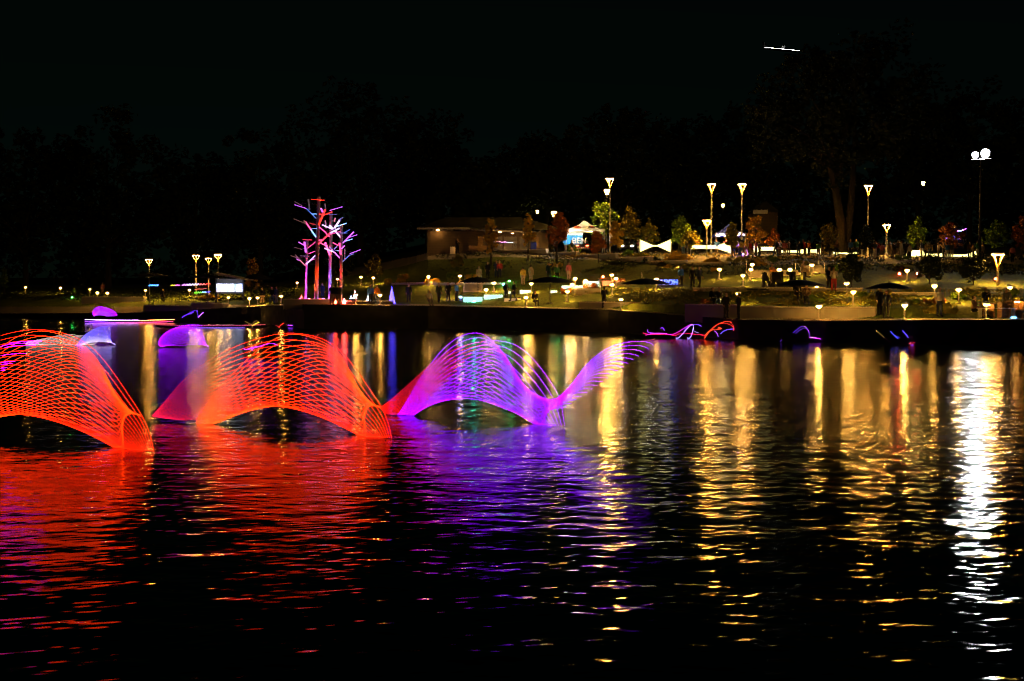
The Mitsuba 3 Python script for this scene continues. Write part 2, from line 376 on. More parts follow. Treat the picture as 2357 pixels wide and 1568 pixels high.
kayak('dark kayak with dim red and blue light streaks beyond the violet fan', (300 + 1230 / 2.266) / 1.7378, 112.0, 10.5, 0.0, [(-.95, .95, .22, (.16, .01, .03)), (-.6, .6, .03, (.05, .03, .35))])
kayak('dark kayak with short red and violet light dashes at mid lake', (300 + 2160 / 2.266) / 1.7378, 115.0, 5.2, 0.0, [(-.9, -.6, .1, (.4, .03, 1.4)), (-.5, -.1, .1, (1.3, .02, .25)), (0, .5, .12, (.4, .02, 1.2)), (-.3, .9, .3, (.25, .01, .7))])


def wisps(label, d, lines, r=.02):  # light trails built as bent glowing tubes
    t = thing('light_trail_wisp', label, 'light sculpture')
    for pts, col in lines:
        c = CubicSpline(np.linspace(0, 1, len(pts)), np.array(pts, float))(np.linspace(0, 1, 24))
        w = np.array([P(x / 1.7378, y / 1.7378, d) for x, y in c]); w[:, 2] = np.maximum(w[:, 2], .03)
        put('trail_tube', tube(w, r * .75, 5), TUBEV, t, tuple(.6 * x for x in col), 0.0)
    return t


wisps('bent violet and blue light trails above the dark left shore water', 125.0, [(Z6([(970,163),(1000,140),(1040,125),(1075,112)]), (.16, .05, 1.2)), (Z6([(985,150),(1040,118),(1090,95),(1112,110)]), (.06, .02, .6)), (Z6([(1115,163),(1135,140),(1165,114)]), (.7, .2, 2.)), (Z6([(1100,100),(1112,130),(1116,160)]), (.05, .02, .5))], .035)
wisps('small curled yellow light trail over the water beyond the red wave', 104.0, [(Z6([(1605,250),(1625,222),(1672,205)]), (1.6, 1.0, .05)), (Z6([(1605,248),(1592,224),(1540,195)]), (.14, .10, .01)), (Z6([(1610,215),(1640,190),(1672,205)]), (.1, .06, .01))], .03)
wisps('small V-shaped red light trail on the water beyond the red wave', 104.0, [(Z6([(1850,254),(1862,232),(1895,210)]), (1.3, .03, .01)), (Z6([(1850,254),(1838,240),(1818,232)]), (.3, .01, .01))], .03)
wisps('magenta light trails low on the water behind the left flank of the red wave', 60.0, [(Z1([(862,262),(890,275),(930,260),(1040,245)]), (.9, .02, 1.8)), (Z1([(930,262),(1000,248),(1090,222),(1180,234)]), (.6, .02, 1.4)), (Z1([(870,262),(900,272),(940,265),(940,285)]), (.4, .01, 1.))], .02)
X5 = lambda p: [(2500 + x / 1.964, 1240 + y / 1.964) for x, y in p]
wisps('tangled red, violet and blue light trails on the water beyond the violet wing', 84.5, [(X5([(140,180),(240,195),(330,190),(400,205),(420,190),(630,200)]), (1.3, .01, .05)), (X5([(160,200),(300,185),(380,190),(470,140),(530,115)]), (.6, .02, .5)), (X5([(180,155),(200,180),(330,185)]), (.4, .06, 1.5)), (X5([(400,220),(460,180),(530,115),(525,190),(490,215)]), (.6, .4, 2.)), (X5([(455,190),(500,130),(560,115),(600,130)]), (.15, .05, .9)), (X5([(280,150),(295,140),(310,165)]), (.25, .05, .9)), (X5([(540,165),(560,175),(580,178)]), (.25, .2, .6))], .022)
wisps('bent red-orange light trails with a blue spur beside the tangled ones at the quay', 83.0, [(X5([(622,228),(660,175),(720,120),(790,92),(840,105)]), (1.3, .05, .01)), (X5([(630,220),(680,160),(750,150),(730,135)]), (1.6, .10, .01)), (X5([(640,205),(690,140),(760,105),(830,120),(855,160)]), (.7, .02, .01)), (X5([(700,165),(720,180),(732,212)]), (.4, .1, 1.3)), (X5([(750,190),(790,160),(855,150)]), (.12, .1, 1.)), (X5([(845,115),(855,140),(850,165)]), (.9, .03, .01))], .022)
wisps('short violet dotted light trail under dim blue arcs near the right quay', 77.6, [(X5([(1450,220),(1500,221),(1538,231)]), (.9, .05, 1.6)), (X5([(1320,180),(1370,140),(1410,130),(1450,180)]), (.06, .02, .4)), (X5([(1340,185),(1390,150),(1430,150),(1450,215)]), (.05, .02, .3)), (X5([(1222,248),(1232,232)]), (.08, .02, .4))], .02)
wisps('pair of slanted blue light trails low on the water at the right quay', 73.2, [(X5([(2085,168),(2120,205),(2145,228)]), (.08, .10, 1.1)), (X5([(2180,163),(2205,190),(2225,218)]), (.12, .08, 1.2)), (X5([(2090,172),(2115,200),(2155,215)]), (.03, .03, .5)), (X5([(1975,165),(2000,185),(2035,218)]), (.12, .08, .01)), (X5([(2230,262),(2280,258)]), (.5, .01, .02)), (X5([(2245,276),(2270,274)]), (.3, .05, .9))], .02)

# ------------------------------------------------------------------ lamps
BASE = mikit.ply(lathe([(0, 0), (.20, 0), (.20, .08), (.06, .10), (0, .10)], 12), METAL)
POST = mikit.ply(lathe([(0, .10), (.05, .10), (.05, .80), (0, .80)], 10), METAL)
LENS = mikit.ply(lathe([(0, .81), (.09, .815), (.14, .85), (.145, .88), (.11, .905), (0, .905)], 14), METAL)
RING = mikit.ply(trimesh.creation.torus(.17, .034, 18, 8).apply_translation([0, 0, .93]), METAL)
CAPM = mikit.ply(lathe([(0, .97), (.21, .97), (.19, 1.0), (.10, 1.05), (0, 1.07)], 14), METAL)
BOL = {'on the dark far left bank': [(59,662,.5),(139,663,.5),(207,666,.25),(224,674,1.6),(247,675,1.6),(335,669,.6),(436,668,.6)],
       'along the quay left of the pole trees': [(526,685,.5),(574,690,1.6),(593,691,.8),(647,688,.5)],
       'behind the pole trees plaza': [(684,651,.7),(777,643,.6),(831,638,.6),(859,640,1.2)],
       'on the quay right of the pole trees': [(819,696,.5),(875,690,.7)],
       'along the walk below the pavilion lawn': [(986,638,1.),(1059,636,.5),(1030,666,.5)],
       'between the turquoise seat walls': [(1119,668,1.),(1137,652,1.),(1223,654,1.),(1213,671,1.),(1211,699,1.4)],
       'around the flower steps': [(1324,642,1.),(1348,647,1.),(1317,655,1.),(1306,672,.9),(1408,634,1.2),(1418,642,1.),(1409,657,1.)],
       'around the small lawn by the quay': [(1511,643,1.3),(1429,704,1.2)],
       'on the middle terrace behind the big letters': [(1656,621,1.),(1732,610,.7),(1728,621,1.2),(1710,635,.5),(1794,622,1.1),(1818,621,1.1),(1869,611,1.1)],
       'along the middle terrace right of the letters': [(1949,654,.8),(1964,673,1.),(2088,624,1.8),(2151,660,1.),(2207,668,1.),(2324,663,.8)],
       'on the right promenade wall': [(1699,682,1.1),(1885,715,1.9),(2082,719,1.9),(2270,726,.7)]}
ORD = ['first', 'second', 'third', 'fourth', 'fifth', 'sixth', 'seventh', 'eighth', 'ninth', 'tenth']
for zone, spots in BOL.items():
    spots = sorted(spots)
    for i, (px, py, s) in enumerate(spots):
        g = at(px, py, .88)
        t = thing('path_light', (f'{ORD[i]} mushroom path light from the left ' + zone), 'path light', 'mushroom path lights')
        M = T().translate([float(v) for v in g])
        for nm, me in (('base', BASE), ('post', POST), ('cap', CAPM)): put(nm, me, METAL, t, to=M)
        put('lens', LENS, BULB, t, tuple(BOLLARD * s * c for c in WARM), 1.0, to=M)
        put('halo_ring', RING, BULB, t, (.42, .20, .03), .05, to=M)  # amber glow ring added for the halo around the lens


def pole_lamp(label, px, py, d, w=.9, power=1.0, tall=True):
    """A park lamp whose head is a ring on a flaring fork."""
    top = P(px, py, d)
    z0 = gz(top[0], top[1])
    h = top[2] - z0
    t = thing('park_lamp', label, 'street lamp', 'park lamps with forked heads')
    M = T().translate([float(top[0]), float(top[1]), float(z0)])
    fh = 1.15 if tall else .9
    put('pole', lathe([(0, 0), (.13, 0), (.12, .3), (.085, .35), (.075, h - fh), (0, h - fh)], 12), METAL, t, to=M)
    put('collar', lathe([(0, h - fh - .12), (.12, h - fh - .12), (.12, h - fh + .06), (0, h - fh + .06)], 12), METAL, t, to=M)
    for k in range(4):
        a = k * PI / 2 + .2
        c, s = math.cos(a), math.sin(a)
        pts = [(c * rr, s * rr, zz) for rr, zz in ((.07, h - fh + .03), (.13, h - fh + .35), (w * .33, h - .35), (w * .46, h - .1))]
        put('arm', tube(pts, .045, 6), LAMPLIT, t, to=M)
    put('head_ring', lathe([(w * .30, h - .02), (w * .5, h - .02), (w * .5, h + .08), (w * .2, h + .13), (0, h + .14), (0, h + .10), (w * .30, h + .05)], 20), METAL, t, to=M)
    put('lens', lathe([(0, h - .075), (w * .30, h - .07), (w * .45, h - .05), (w * .49, h - .02), (0, h - .02)], 20), BULB, t, tuple(LAMP * power * c for c in WARM), 1.2, to=M)
    return t


pole_lamp('tall forked lamp rising above the white canopy tent and green tree', 1404, 411, 141, .95, 1.2)
pole_lamp('tall forked lamp left of the blue tent, behind a shorter lamp', 1638, 424, 138, .95, 1.3)
pole_lamp('tall forked lamp standing in front of the blue tent', 1708, 424, 138, .95, 1.3)
pole_lamp('tall forked lamp in front of the great forked tree', 1999, 427, 136, 1.0, 1.5)
pole_lamp('short forked lamp beside the glowing hourglass at the foot of the tall lamp', 1627, 508, 131, .9, 1.0, False)
pole_lamp('short forked lamp standing in the crowd right of the great tree', 2041, 518, 130, .85, 1.0, False)
pole_lamp('forked lamp nearest the right edge, low beside the terrace', 2297, 585, 92, .95, 1.0)
pole_lamp('leftmost forked lamp, standing alone on the left bank', 343, 597, 158, .95, .9, False)
pole_lamp('forked lamp left of the pair beside the light screen', 451, 588, 160, .95, .9, False)
pole_lamp('lowest forked lamp, between two others beside the light screen', 480, 594, 166, .95, .8, False)
pole_lamp('forked lamp just above the light screen pavilion', 502, 586, 156, 1.0, 1.0, False)


def lantern(label, px, py, d, power, w=.5, col=WARM):
    top = P(px, py, d); z0 = gz(top[0], top[1]); h = top[2] - z0
    t = thing('lantern_post', label, 'street lamp')
    M = T().translate([float(top[0]), float(top[1]), float(z0)])
    put('pole', lathe([(0, 0), (.14, 0), (.12, .4), (.06, .5), (.05, h - .3), (0, h - .3)], 10), DARKMETAL, t, to=M)
    put('lantern', lathe([(0, h - .3), (w * .25, h - .3), (w * .5, h + .1), (w * .5, h + .2), (0, h + .2)], 12), BULB, t, tuple(LAMP * power * c for c in col), 1.0, to=M)
    put('roof', lathe([(0, h + .2), (w * .6, h + .2), (w * .2, h + .38), (0, h + .42)], 12), DARKMETAL, t, to=M)


lantern('old style lantern post in front of the rust-coloured maple by the white tent', 1275, 492, 143, .5, .55)
lantern('round golden lamp hanging just below the tall lamp over the green tree', 1397, 441, 146, 1.3, .6, (1, .62, .12))
lantern('small distant greenish lamp above the pavilion roof', 1237, 487, 210, .1, .5, (1, .8, .2))
lantern('small distant amber lamp right of the tall lamp pair', 1664, 473, 190, .1, .5, (1, .6, .1))
lantern('small distant amber lamp left of the white floodlight mast', 2125, 422, 190, .16, .55, (1, .65, .12))
lantern('faint distant amber lamp under the floodlight mast', 2196, 520, 170, .05, .4, (1, .6, .1))

# floodlight mast
top = P(2258, 356, 128.0); z0 = gz(top[0], top[1])
t = thing('floodlight_mast', 'tall mast with two brilliant white floodlights at the upper right', 'floodlight')
put('mast', lathe([(0, z0 - .2), (.17, z0 - .2), (.08, top[2] + .3), (0, top[2] + .3)], 12, (top[0], top[1], 0)), DARKMETAL, t)
put('crossarm', box(1.7, .08, .08, (top[0], top[1] + .12, top[2] - .35)), DARKMETAL, t)
for px, py, r, s in ((2245, 357, .34, .8), (2268, 353, .46, 1.0)):
    q = P(px, py, 127.6)
    u = np.array([0 - q[0] * .9, 0 - q[1] * .95, 0.5 - q[2]]); u /= np.linalg.norm(u)
    A = trimesh.geometry.align_vectors([0, 0, 1], u)
    A[:3, 3] = q
    put('housing', lathe([(0, -.45), (r * .5, -.42), (r + .05, -.06), (r + .05, .02), (r, .02), (r, -.03), (0, -.03)], 18).apply_transform(A), DARKMETAL, t)
    V = np.eye(4); V[:3, 2] = u; V[:3, 0] = np.cross([0, 0, 1.0], u) / np.linalg.norm(np.cross([0, 0, 1.0], u)); V[:3, 1] = np.cross(u, V[:3, 0]); V[:3, 3] = q
    put('added_visor', cat([box(2 * r + .2, .03, 1.9, (0, -(r + .09), .9)), box(2 * r + .2, .03, .5, (0, r + .07, .2))]).apply_transform(V), DARKMETAL, t)  # added to keep the floodlight off the bank
    put('lens', lathe([(0, -.02), (r - .01, -.02), (r * .7, .05), (0, .07)], 18).apply_transform(A), BULB, t, tuple(FLOOD * s * c for c in (.95, .97, 1.0)), 5.0)

# ------------------------------------------------------------------ trees and shrubs
def leaf_cards(cent, rad, n, size, seed):
    g = np.random.default_rng(seed)
    k = g.integers(0, len(cent), n)
    d = g.normal(size=(n, 3)); d /= np.linalg.norm(d, axis=1, keepdims=True)
    p = cent[k] + d * rad[k][:, None] * g.uniform(.35, 1, (n, 1)) ** .6
    a = g.normal(size=(n, 3)); a[:, 2] *= .6; a /= np.linalg.norm(a, axis=1, keepdims=True)
    b = np.cross(a, g.normal(size=(n, 3))); b /= np.linalg.norm(b, axis=1, keepdims=True) + 1e-9
    s = size * g.uniform(.6, 1.3, (n, 1))
    v = np.stack([p - a * s, p + b * s * .55, p + a * s, p - b * s * .55], 1).reshape(-1, 3)
    o = np.arange(n) * 4
    f = np.vstack([np.stack([o, o + 1, o + 2], 1), np.stack([o, o + 2, o + 3], 1)])
    return trimesh.Trimesh(v, f, process=False)


def tree(name, label, base, h, w, leaf, nleaf, size, seed, trunk_h=.3, group=None, cone=.0, fork=False, lean=0.0):
    g = np.random.default_rng(seed)
    t = thing(name, label, 'tree', group)
    base = np.asarray(base, float)
    th = h * trunk_h
    r0 = max(.05, h * .017)
    ms = []
    crown_c = base + [lean * h, 0, th + (h - th) * .5]
    ncl = int(26 + 10 * min(w, 12))
    cent = []
    while len(cent) < ncl:
        q = g.uniform(-1, 1, 3)
        if np.linalg.norm(q) > 1: continue
        tp = 1 - cone * (q[2] + 1) / 2
        cent.append([q[0] * w / 2 * tp, q[1] * w / 2 * tp, q[2] * (h - th) / 2])
    cent = np.array(cent) * g.uniform(.82, 1.12, (ncl, 1)) + crown_c
    rad = g.uniform(.35, 1.15, ncl) * (w * .5) / ncl ** .33 * .95
    if fork:
        ms.append(tube([base - [0, 0, .5], base + [0, 0, h * .12], base + [-.03 * h, 0, h * .30], base + [-.05 * h, 0, h * .38]], [r0 * 1.7, r0 * 1.3, r0 * 1.05, r0 * .9], 10))
        root = base + [-.05 * h, 0, h * .38]
        ms.append(tube([base + [.02 * h, .3, -.3], base + [.045 * h, .2, h * .2], base + [.06 * h, 0, h * .5], base + [.05 * h, 0, h * .75]], [r0 * 1.2, r0, r0 * .7, r0 * .3], 8))
        for e in ([-.17, .02, .66], [-.06, 0, .72], [-.10, .05, .8], [.02, .0, .85], [-.26, 0, .6]):
            q = base + np.array(e) * h
            mid = (root + q) / 2 + [0, 0, .05 * h]
            ms.append(tube([root, mid, q], [r0 * .6, r0 * .4, r0 * .15], 7))
    else:
        ms.append(tube([base - [0, 0, .3], base + [lean * h * .3, 0, th], base + [lean * h * .8, 0, th + (h - th) * .75]], [r0 * 1.25, r0 * .9, r0 * .25], 8))
    for k in g.choice(ncl, min(12, ncl), replace=False):
        q = cent[k]
        s = base + [lean * h * .4, 0, th * g.uniform(.75, 1.0) + (q[2] - base[2] - th) * .35]
        if s[2] < q[2] + .5 * h:
            ms.append(tube([s, (s + q) / 2 + [0, 0, .04 * h], q], [r0 * .4, r0 * .28, r0 * .1], 5))
    put('trunk', cat(ms), BARK, t)
    put('crown', leaf_cards(cent, rad, nleaf, size, seed + 1), LEAF[leaf], t)
    return t


# the dark wood behind the park
BT = [('small gap tree at the far left edge of the dark wood', 60, 300, 215, 300), ('broad dark tree on the left, its top level with the fan of stars', 250, 262, 215, 330), ('dark tree left of the pole sculptures, lower than its neighbours', 450, 340, 220, 260),
      ('dark tree just left of the pole sculptures', 600, 300, 222, 260), ('tallest dark tree on the left, behind the pole sculptures', 830, 190, 225, 360), ('rounded dark tree right of the tallest left one', 985, 255, 230, 260), ('low dark tree behind the left end of the pavilion', 1110, 380, 215, 230),
      ('dark tree behind the middle of the pavilion', 1260, 315, 220, 250), ('broad dark tree behind the white tent', 1430, 245, 215, 330), ('dark tree between the white and the blue tent', 1590, 280, 225, 260), ('dark tree behind the blue tent', 1740, 230, 230, 300),
      ('dark tree behind the floodlight mast', 2230, 200, 215, 320), ('dark tree at the far right edge of the wood', 2400, 225, 215, 300), ('dark tree between the great tree and the mast', 2110, 210, 225, 260)]
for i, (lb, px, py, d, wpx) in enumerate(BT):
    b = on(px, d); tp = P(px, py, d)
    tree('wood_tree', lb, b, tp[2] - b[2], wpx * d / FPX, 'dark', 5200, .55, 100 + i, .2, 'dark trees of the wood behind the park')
b = on(1935, 152); tp = P(1935, 85, 152)
tree('great_tree', 'great forked tree with faintly lit trunks towering behind the right lamps', b, tp[2] - b[2], 22.5, 'dark', 9000, .42, 77, .34, fork=True)

g = np.random.default_rng(9)
for kx in range(2):
    us = g.uniform(-150, 2550, 260)
    cc = np.array([on(u, d) for u, d in zip(us, g.uniform(232, 252, 260))]); cc[:, 2] += g.uniform(0, 15, 260)
    if kx == 0:
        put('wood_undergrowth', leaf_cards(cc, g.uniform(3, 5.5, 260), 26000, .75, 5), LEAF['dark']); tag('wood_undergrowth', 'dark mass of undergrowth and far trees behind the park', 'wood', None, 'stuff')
YT = [('young yellow tree in front of the pavilion wall', 1130, 585, 490, 'gold', 40, 138), ('thin half-bare amber tree before the right end of the pavilion', 1215, 585, 488, 'gold', 32, 138),
      ('rust and orange maple beside the old lantern', 1281, 590, 482, 'rust', 66, 136), ('bright green tree lit by the golden lamp', 1390, 588, 450, 'green', 90, 143),
      ('yellow young tree right of the white tent', 1420, 588, 505, 'gold', 46, 136), ('dark green slim tree behind the yellow one', 1448, 585, 480, 'olive', 60, 139), ('dark rusty young tree in front of the white tent corner', 1378, 592, 530, 'rust', 44, 131),
      ('amber young tree above the first glowing hourglass', 1493, 588, 505, 'olive', 50, 137), ('green young tree between the first and second hourglass', 1562, 590, 498, 'green', 66, 134),
      ('broad young tree spreading over the second hourglass', 1590, 592, 530, 'olive', 60, 133), ('dark young tree in front of the blue tent', 1685, 596, 515, 'olive', 44, 129), ('full golden-green tree right of the blue tent', 1738, 594, 497, 'gold', 62, 131),
      ('small rusty tree behind the golden-green one', 1780, 590, 530, 'rust', 40, 136), ('yellow-green pyramidal tree left of the tall right lamp', 1908, 596, 505, 'olive', 52, 128), ('dark young tree at the foot of the tall right lamp', 1992, 596, 520, 'dark', 46, 127),
      ('layered green tree right of the short crowd lamp', 2112, 590, 500, 'green', 58, 136), ('dull red tree in front of the blue lit booth', 2183, 592, 510, 'rust', 76, 128), ('dark green tree left of the rightmost lamp', 2290, 590, 505, 'green', 70, 132), ('orange tree cut by the right edge', 2350, 600, 500, 'rust', 60, 126),
      ('lit golden tree beside the light screen', 578, 662, 592, 'gold', 44, 150), ('dark leafy tree on the middle terrace left of the steps', 1960, 655, 580, 'dark', 70, 92), ('dark bushy tree below the crowd at right', 2140, 655, 590, 'dark', 80, 93),
      ('dark spreading tree in front of the rightmost lamp', 2240, 660, 590, 'dark', 80, 92), ('dim tree right of the pole sculptures', 865, 650, 590, 'olive', 60, 150), ('dim slender tree on the pavilion lawn', 1055, 632, 588, 'olive', 34, 138), ('green lit cypress at the left edge', 10, 668, 610, 'green', 22, 190),
      ('dim tree between the pole sculptures', 790, 655, 565, 'dark', 70, 152)]
for i, (lb, px, py, ty, lf, wpx, d) in enumerate(YT):
    b = on(px, d); tp = P(px, ty, d)
    tree('young_tree', lb, b, max(tp[2] - b[2], 1.5), wpx * d / FPX, lf, 1500, .15, 300 + i, .22, 'young park trees', cone=.55, lean=float(rng.uniform(-.03, .03)))


def shrub(label, px, py, wpx, hpx, leaf, grassy=False, name='shrub', group='park shrubs'):
    b = at(px, py); d = b[1]
    w, h = wpx * d / FPX, hpx * d / FPX
    g = np.random.default_rng(int(px * 7 + py))
    t = thing(name, label, 'plant', group)
    if grassy:
        n = 420
        a = g.uniform(0, 2 * PI, n); r = g.uniform(.1, 1, n)
        p0 = np.stack([np.cos(a) * w * .42 * r, np.sin(a) * .5 * r, 0 * r - .05], 1) + b
        p1 = p0 + np.stack([np.cos(a) * w * .10 * r, np.sin(a) * .2 * r, h * g.uniform(.45, 1.05, n) * (1 - .45 * r * r)], 1)
        s = np.array([.022, 0, 0])
        v = np.stack([p0 - s, p0 + s, p1], 1).reshape(-1, 3)
        put('blades', trimesh.Trimesh(v, np.arange(3 * n).reshape(-1, 3), process=False), LEAF[leaf], t)
    else:
        c = b + np.stack([g.uniform(-.5, .5, 10) * w * .75, g.uniform(-.5, .5, 10) * w * .6, g.uniform(.2, .75, 10) * h], 1)
        put('leaves', leaf_cards(c, np.full(10, h * .33), 520, .09, int(px)), LEAF[leaf], t)
        put('stems', cat([tube([b - [0, 0, .1], (b + q) / 2, q], .02, 4) for q in c[:5]]), BARK, t)


SH = [('golden ornamental grass clump below the first hourglass', 1475, 598, 44, 22, 'olive', 1), ('bright green shrub right of the white tent', 1446, 590, 34, 16, 'green', 0), ('tall tan ornamental grass below the second hourglass', 1555, 604, 64, 34, 'gold', 1),
      ('pale shrub in front of the lantern post', 1265, 578, 40, 20, 'olive', 0), ('leafy shrub left of the white tent', 1320, 583, 36, 22, 'green', 0), ('tan grass clump under the short lamp', 1640, 606, 50, 18, 'gold', 1),
      ('olive shrub under the dark young tree', 1690, 608, 60, 20, 'olive', 0), ('yellow grass clump below the blue tent crowd', 1740, 612, 54, 20, 'gold', 1), ('low green bush lit by the big bollard at right', 2075, 600, 50, 14, 'green', 0),
      ('yellow bush glowing behind the path light right of the pole trees', 893, 655, 30, 14, 'gold', 0), ('yellow lit bush beside the walk light', 988, 655, 20, 14, 'gold', 0), ('lit yellow bush right of the walk light', 1006, 655, 18, 16, 'gold', 0),
      ('orange flower bush by the flower steps', 1360, 667, 40, 16, 'rust', 0), ('orange flowers left of the flower steps', 1300, 678, 40, 14, 'rust', 0), ('red flowers in the planter by the second flower steps', 1425, 655, 36, 14, 'rust', 0),
      ('yellow leaves under the dark umbrella by the lawn', 1065, 655, 30, 10, 'gold', 0), ('bushy green plant under the path light at right', 2207, 690, 40, 18, 'green', 0), ('green plant by the rightmost terrace light', 2330, 684, 26, 18, 'green', 0),
      ('tall reeds behind the right quay', 2165, 722, 90, 28, 'olive', 1), ('reeds lit at the quay left of the pole trees', 480, 690, 60, 18, 'gold', 1), ('lit ivy mound on the left bank', 135, 658, 40, 26, 'gold', 0), ('lit green bush at the left edge', 50, 660, 22, 26, 'green', 0),
      ('second lit green bush on the left bank', 190, 655, 18, 16, 'green', 0), ('low planting below the hourglass terrace', 1850, 612, 70, 14, 'olive', 0), ('pink flower bed by the right quay', 2150, 700, 50, 10, 'rust', 0), ('low bushes by the right terrace edge', 2010, 690, 60, 16, 'olive', 1), ('small lit bush at the letters terrace', 1985, 683, 24, 10, 'green', 0)]
for s_ in SH: shrub(*s_)

def cover(name, label, r0, r1, c0, c1, n, size, leaf, seed, hmax):
    """Low plants strewn over rows r0..r1 of the bank between two pixel columns."""
    g = np.random.default_rng(seed)
    k0, k1 = np.searchsorted(fine, c0), np.searchsorted(fine, c1)
    u, v = g.uniform(k0, k1 - 1, n), g.uniform(r0, r1 - .02, n)
    i, j = u.astype(int), v.astype(int)
    fu, fv = (u - i)[:, None], (v - j)[:, None]
    A = (rows[j, i] * (1 - fu) + rows[j, i + 1] * fu) * (1 - fv) + (rows[j + 1, i] * (1 - fu) + rows[j + 1, i + 1] * fu) * fv
    keep = meshkit.noise(A * .45, 4) > .42
    A = A[keep]
    tag(put(name, leaf_cards(A, np.full(len(A), hmax), len(A) * 3, size, seed), LEAF[leaf]), label, 'ground cover', None, 'stuff')


cover('ground_cover', 'low dark planting over the slope below the upper plaza', 6.0, 8, 1000, 2700, 9000, .11, 'dark', 31, .28)
cover('ground_cover', 'low olive planting behind the lakeside walls', 2.1, 4, 1300, 2700, 7000, .09, 'olive', 32, .2)
cover('ground_cover', 'dark planting on the left bank behind the quay', 2.1, 7, -300, 690, 9000, .14, 'dark', 33, .35)
cover('ground_cover', 'golden grasses along the ramp edge', 7.3, 8, 1300, 2000, 3000, .10, 'gold', 34, .3)

g = np.random.default_rng(21)
for zone, n, x0, x1, y0, y1, lf in (('on the slope below the ramp', 10, 1240, 1660, 597, 626, ('olive', 'dark', 'gold')), ('on the slope below the right crowd', 10, 1720, 2340, 604, 632, ('olive', 'dark', 'green')), ('along the planting behind the right lakeside wall', 10, 1620, 2330, 684, 702, ('olive', 'green', 'rust')), ('behind the quay planting at the middle', 8, 920, 1330, 640, 654, ('green', 'gold', 'olive'))):
    for i, x in enumerate(np.sort(g.uniform(x0, x1, n))):
        l = str(g.choice(lf))
        shrub(f'{dict(olive="olive", dark="dark green", gold="golden", green="green", rust="reddish")[l]} shrub {zone}, {ORD[i]} from the left', float(x), float(g.uniform(y0, y1)), float(g.uniform(16, 40)), float(g.uniform(8, 20)), l, int(g.random() < .3))

# ------------------------------------------------------------------ walls, steps and paths on the bank
def wall_run(name, label, pts, h, th, m, cat_='wall', n_pieces=None, cap=True):
    """A low wall along ground points, its cap stones each a part."""
    t = thing(name, label, cat_)
    for a, b in zip(pts[:-1], pts[1:]):
        a, b = np.array(a, float), np.array(b, float)
        L = np.linalg.norm((b - a)[:2]); rz = math.atan2(b[1] - a[1], b[0] - a[0])
        z0, z1 = min(a[2], b[2]) - .4, max(a[2], b[2]) + h
        c = (a + b) / 2
        put('body', box(L, th, z1 - z0, (c[0], c[1], (z0 + z1) / 2), rz), m, t)
        if cap:
            n = n_pieces or max(1, int(L / 1.6))
            for k in range(n):
                q = a + (b - a) * (k + .5) / n
                put('cap_stone', cham(L / n - .025, th + .10, .09, (q[0], q[1], z1 + .047), .015, rz), LITCONCRETE, t)
    return t


def px_run(lst): return [at(x, y) for x, y in lst]


def pd(px, d, z=None):
    q = on(px, d)
    if z is not None: q[2] = z
    return q


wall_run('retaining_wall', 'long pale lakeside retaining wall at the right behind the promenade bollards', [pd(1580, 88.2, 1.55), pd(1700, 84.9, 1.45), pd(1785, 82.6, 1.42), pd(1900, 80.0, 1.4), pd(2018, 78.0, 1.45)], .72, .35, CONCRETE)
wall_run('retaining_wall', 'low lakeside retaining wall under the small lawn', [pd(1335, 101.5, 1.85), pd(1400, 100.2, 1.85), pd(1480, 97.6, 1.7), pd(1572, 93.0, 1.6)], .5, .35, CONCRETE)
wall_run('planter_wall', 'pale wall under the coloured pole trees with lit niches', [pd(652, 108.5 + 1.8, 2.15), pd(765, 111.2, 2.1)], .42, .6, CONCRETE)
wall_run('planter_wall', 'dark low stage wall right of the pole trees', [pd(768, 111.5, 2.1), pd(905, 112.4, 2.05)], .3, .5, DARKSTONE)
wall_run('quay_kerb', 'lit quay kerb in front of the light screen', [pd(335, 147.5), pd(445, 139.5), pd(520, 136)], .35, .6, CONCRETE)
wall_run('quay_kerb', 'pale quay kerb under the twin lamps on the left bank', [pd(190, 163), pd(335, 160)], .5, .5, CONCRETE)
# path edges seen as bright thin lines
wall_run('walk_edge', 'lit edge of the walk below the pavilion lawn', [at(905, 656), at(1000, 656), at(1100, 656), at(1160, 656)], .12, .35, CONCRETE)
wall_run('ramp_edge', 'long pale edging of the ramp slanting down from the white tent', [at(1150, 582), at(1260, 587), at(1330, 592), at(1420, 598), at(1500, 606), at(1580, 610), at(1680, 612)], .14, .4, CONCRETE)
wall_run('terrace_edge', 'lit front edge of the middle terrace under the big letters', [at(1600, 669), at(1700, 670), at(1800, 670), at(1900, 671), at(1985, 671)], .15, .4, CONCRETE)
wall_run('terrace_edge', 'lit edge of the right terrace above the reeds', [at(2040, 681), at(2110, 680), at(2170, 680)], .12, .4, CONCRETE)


def glow_wall(label, px0, px1, py, hpx, d, col, m=CONCRETE, depth=1.0, sink=1.0):
    """A white seat wall with a glowing sheet added for its lit face."""
    a, b = P(px0, py, d), P(px1, py, d)
    h = hpx * d / FPX
    t = thing('seat_wall', label, 'seat wall', 'seat walls with glow added to their faces')
    zb = gz((a[0] + b[0]) / 2, d) - .3
    W = b[0] - a[0]
    put('body', cham(W, depth, a[2] - zb, ((a[0] + b[0]) / 2, d + depth / 2 + .03, (a[2] + zb) / 2), .03), m, t)
    put('glow_face', box(W - .06, .03, h, ((a[0] + b[0]) / 2, d + .005, a[2] - h / 2 - .03)), BULB, t, col, .6)  # glow stands in for coloured light falling on the face


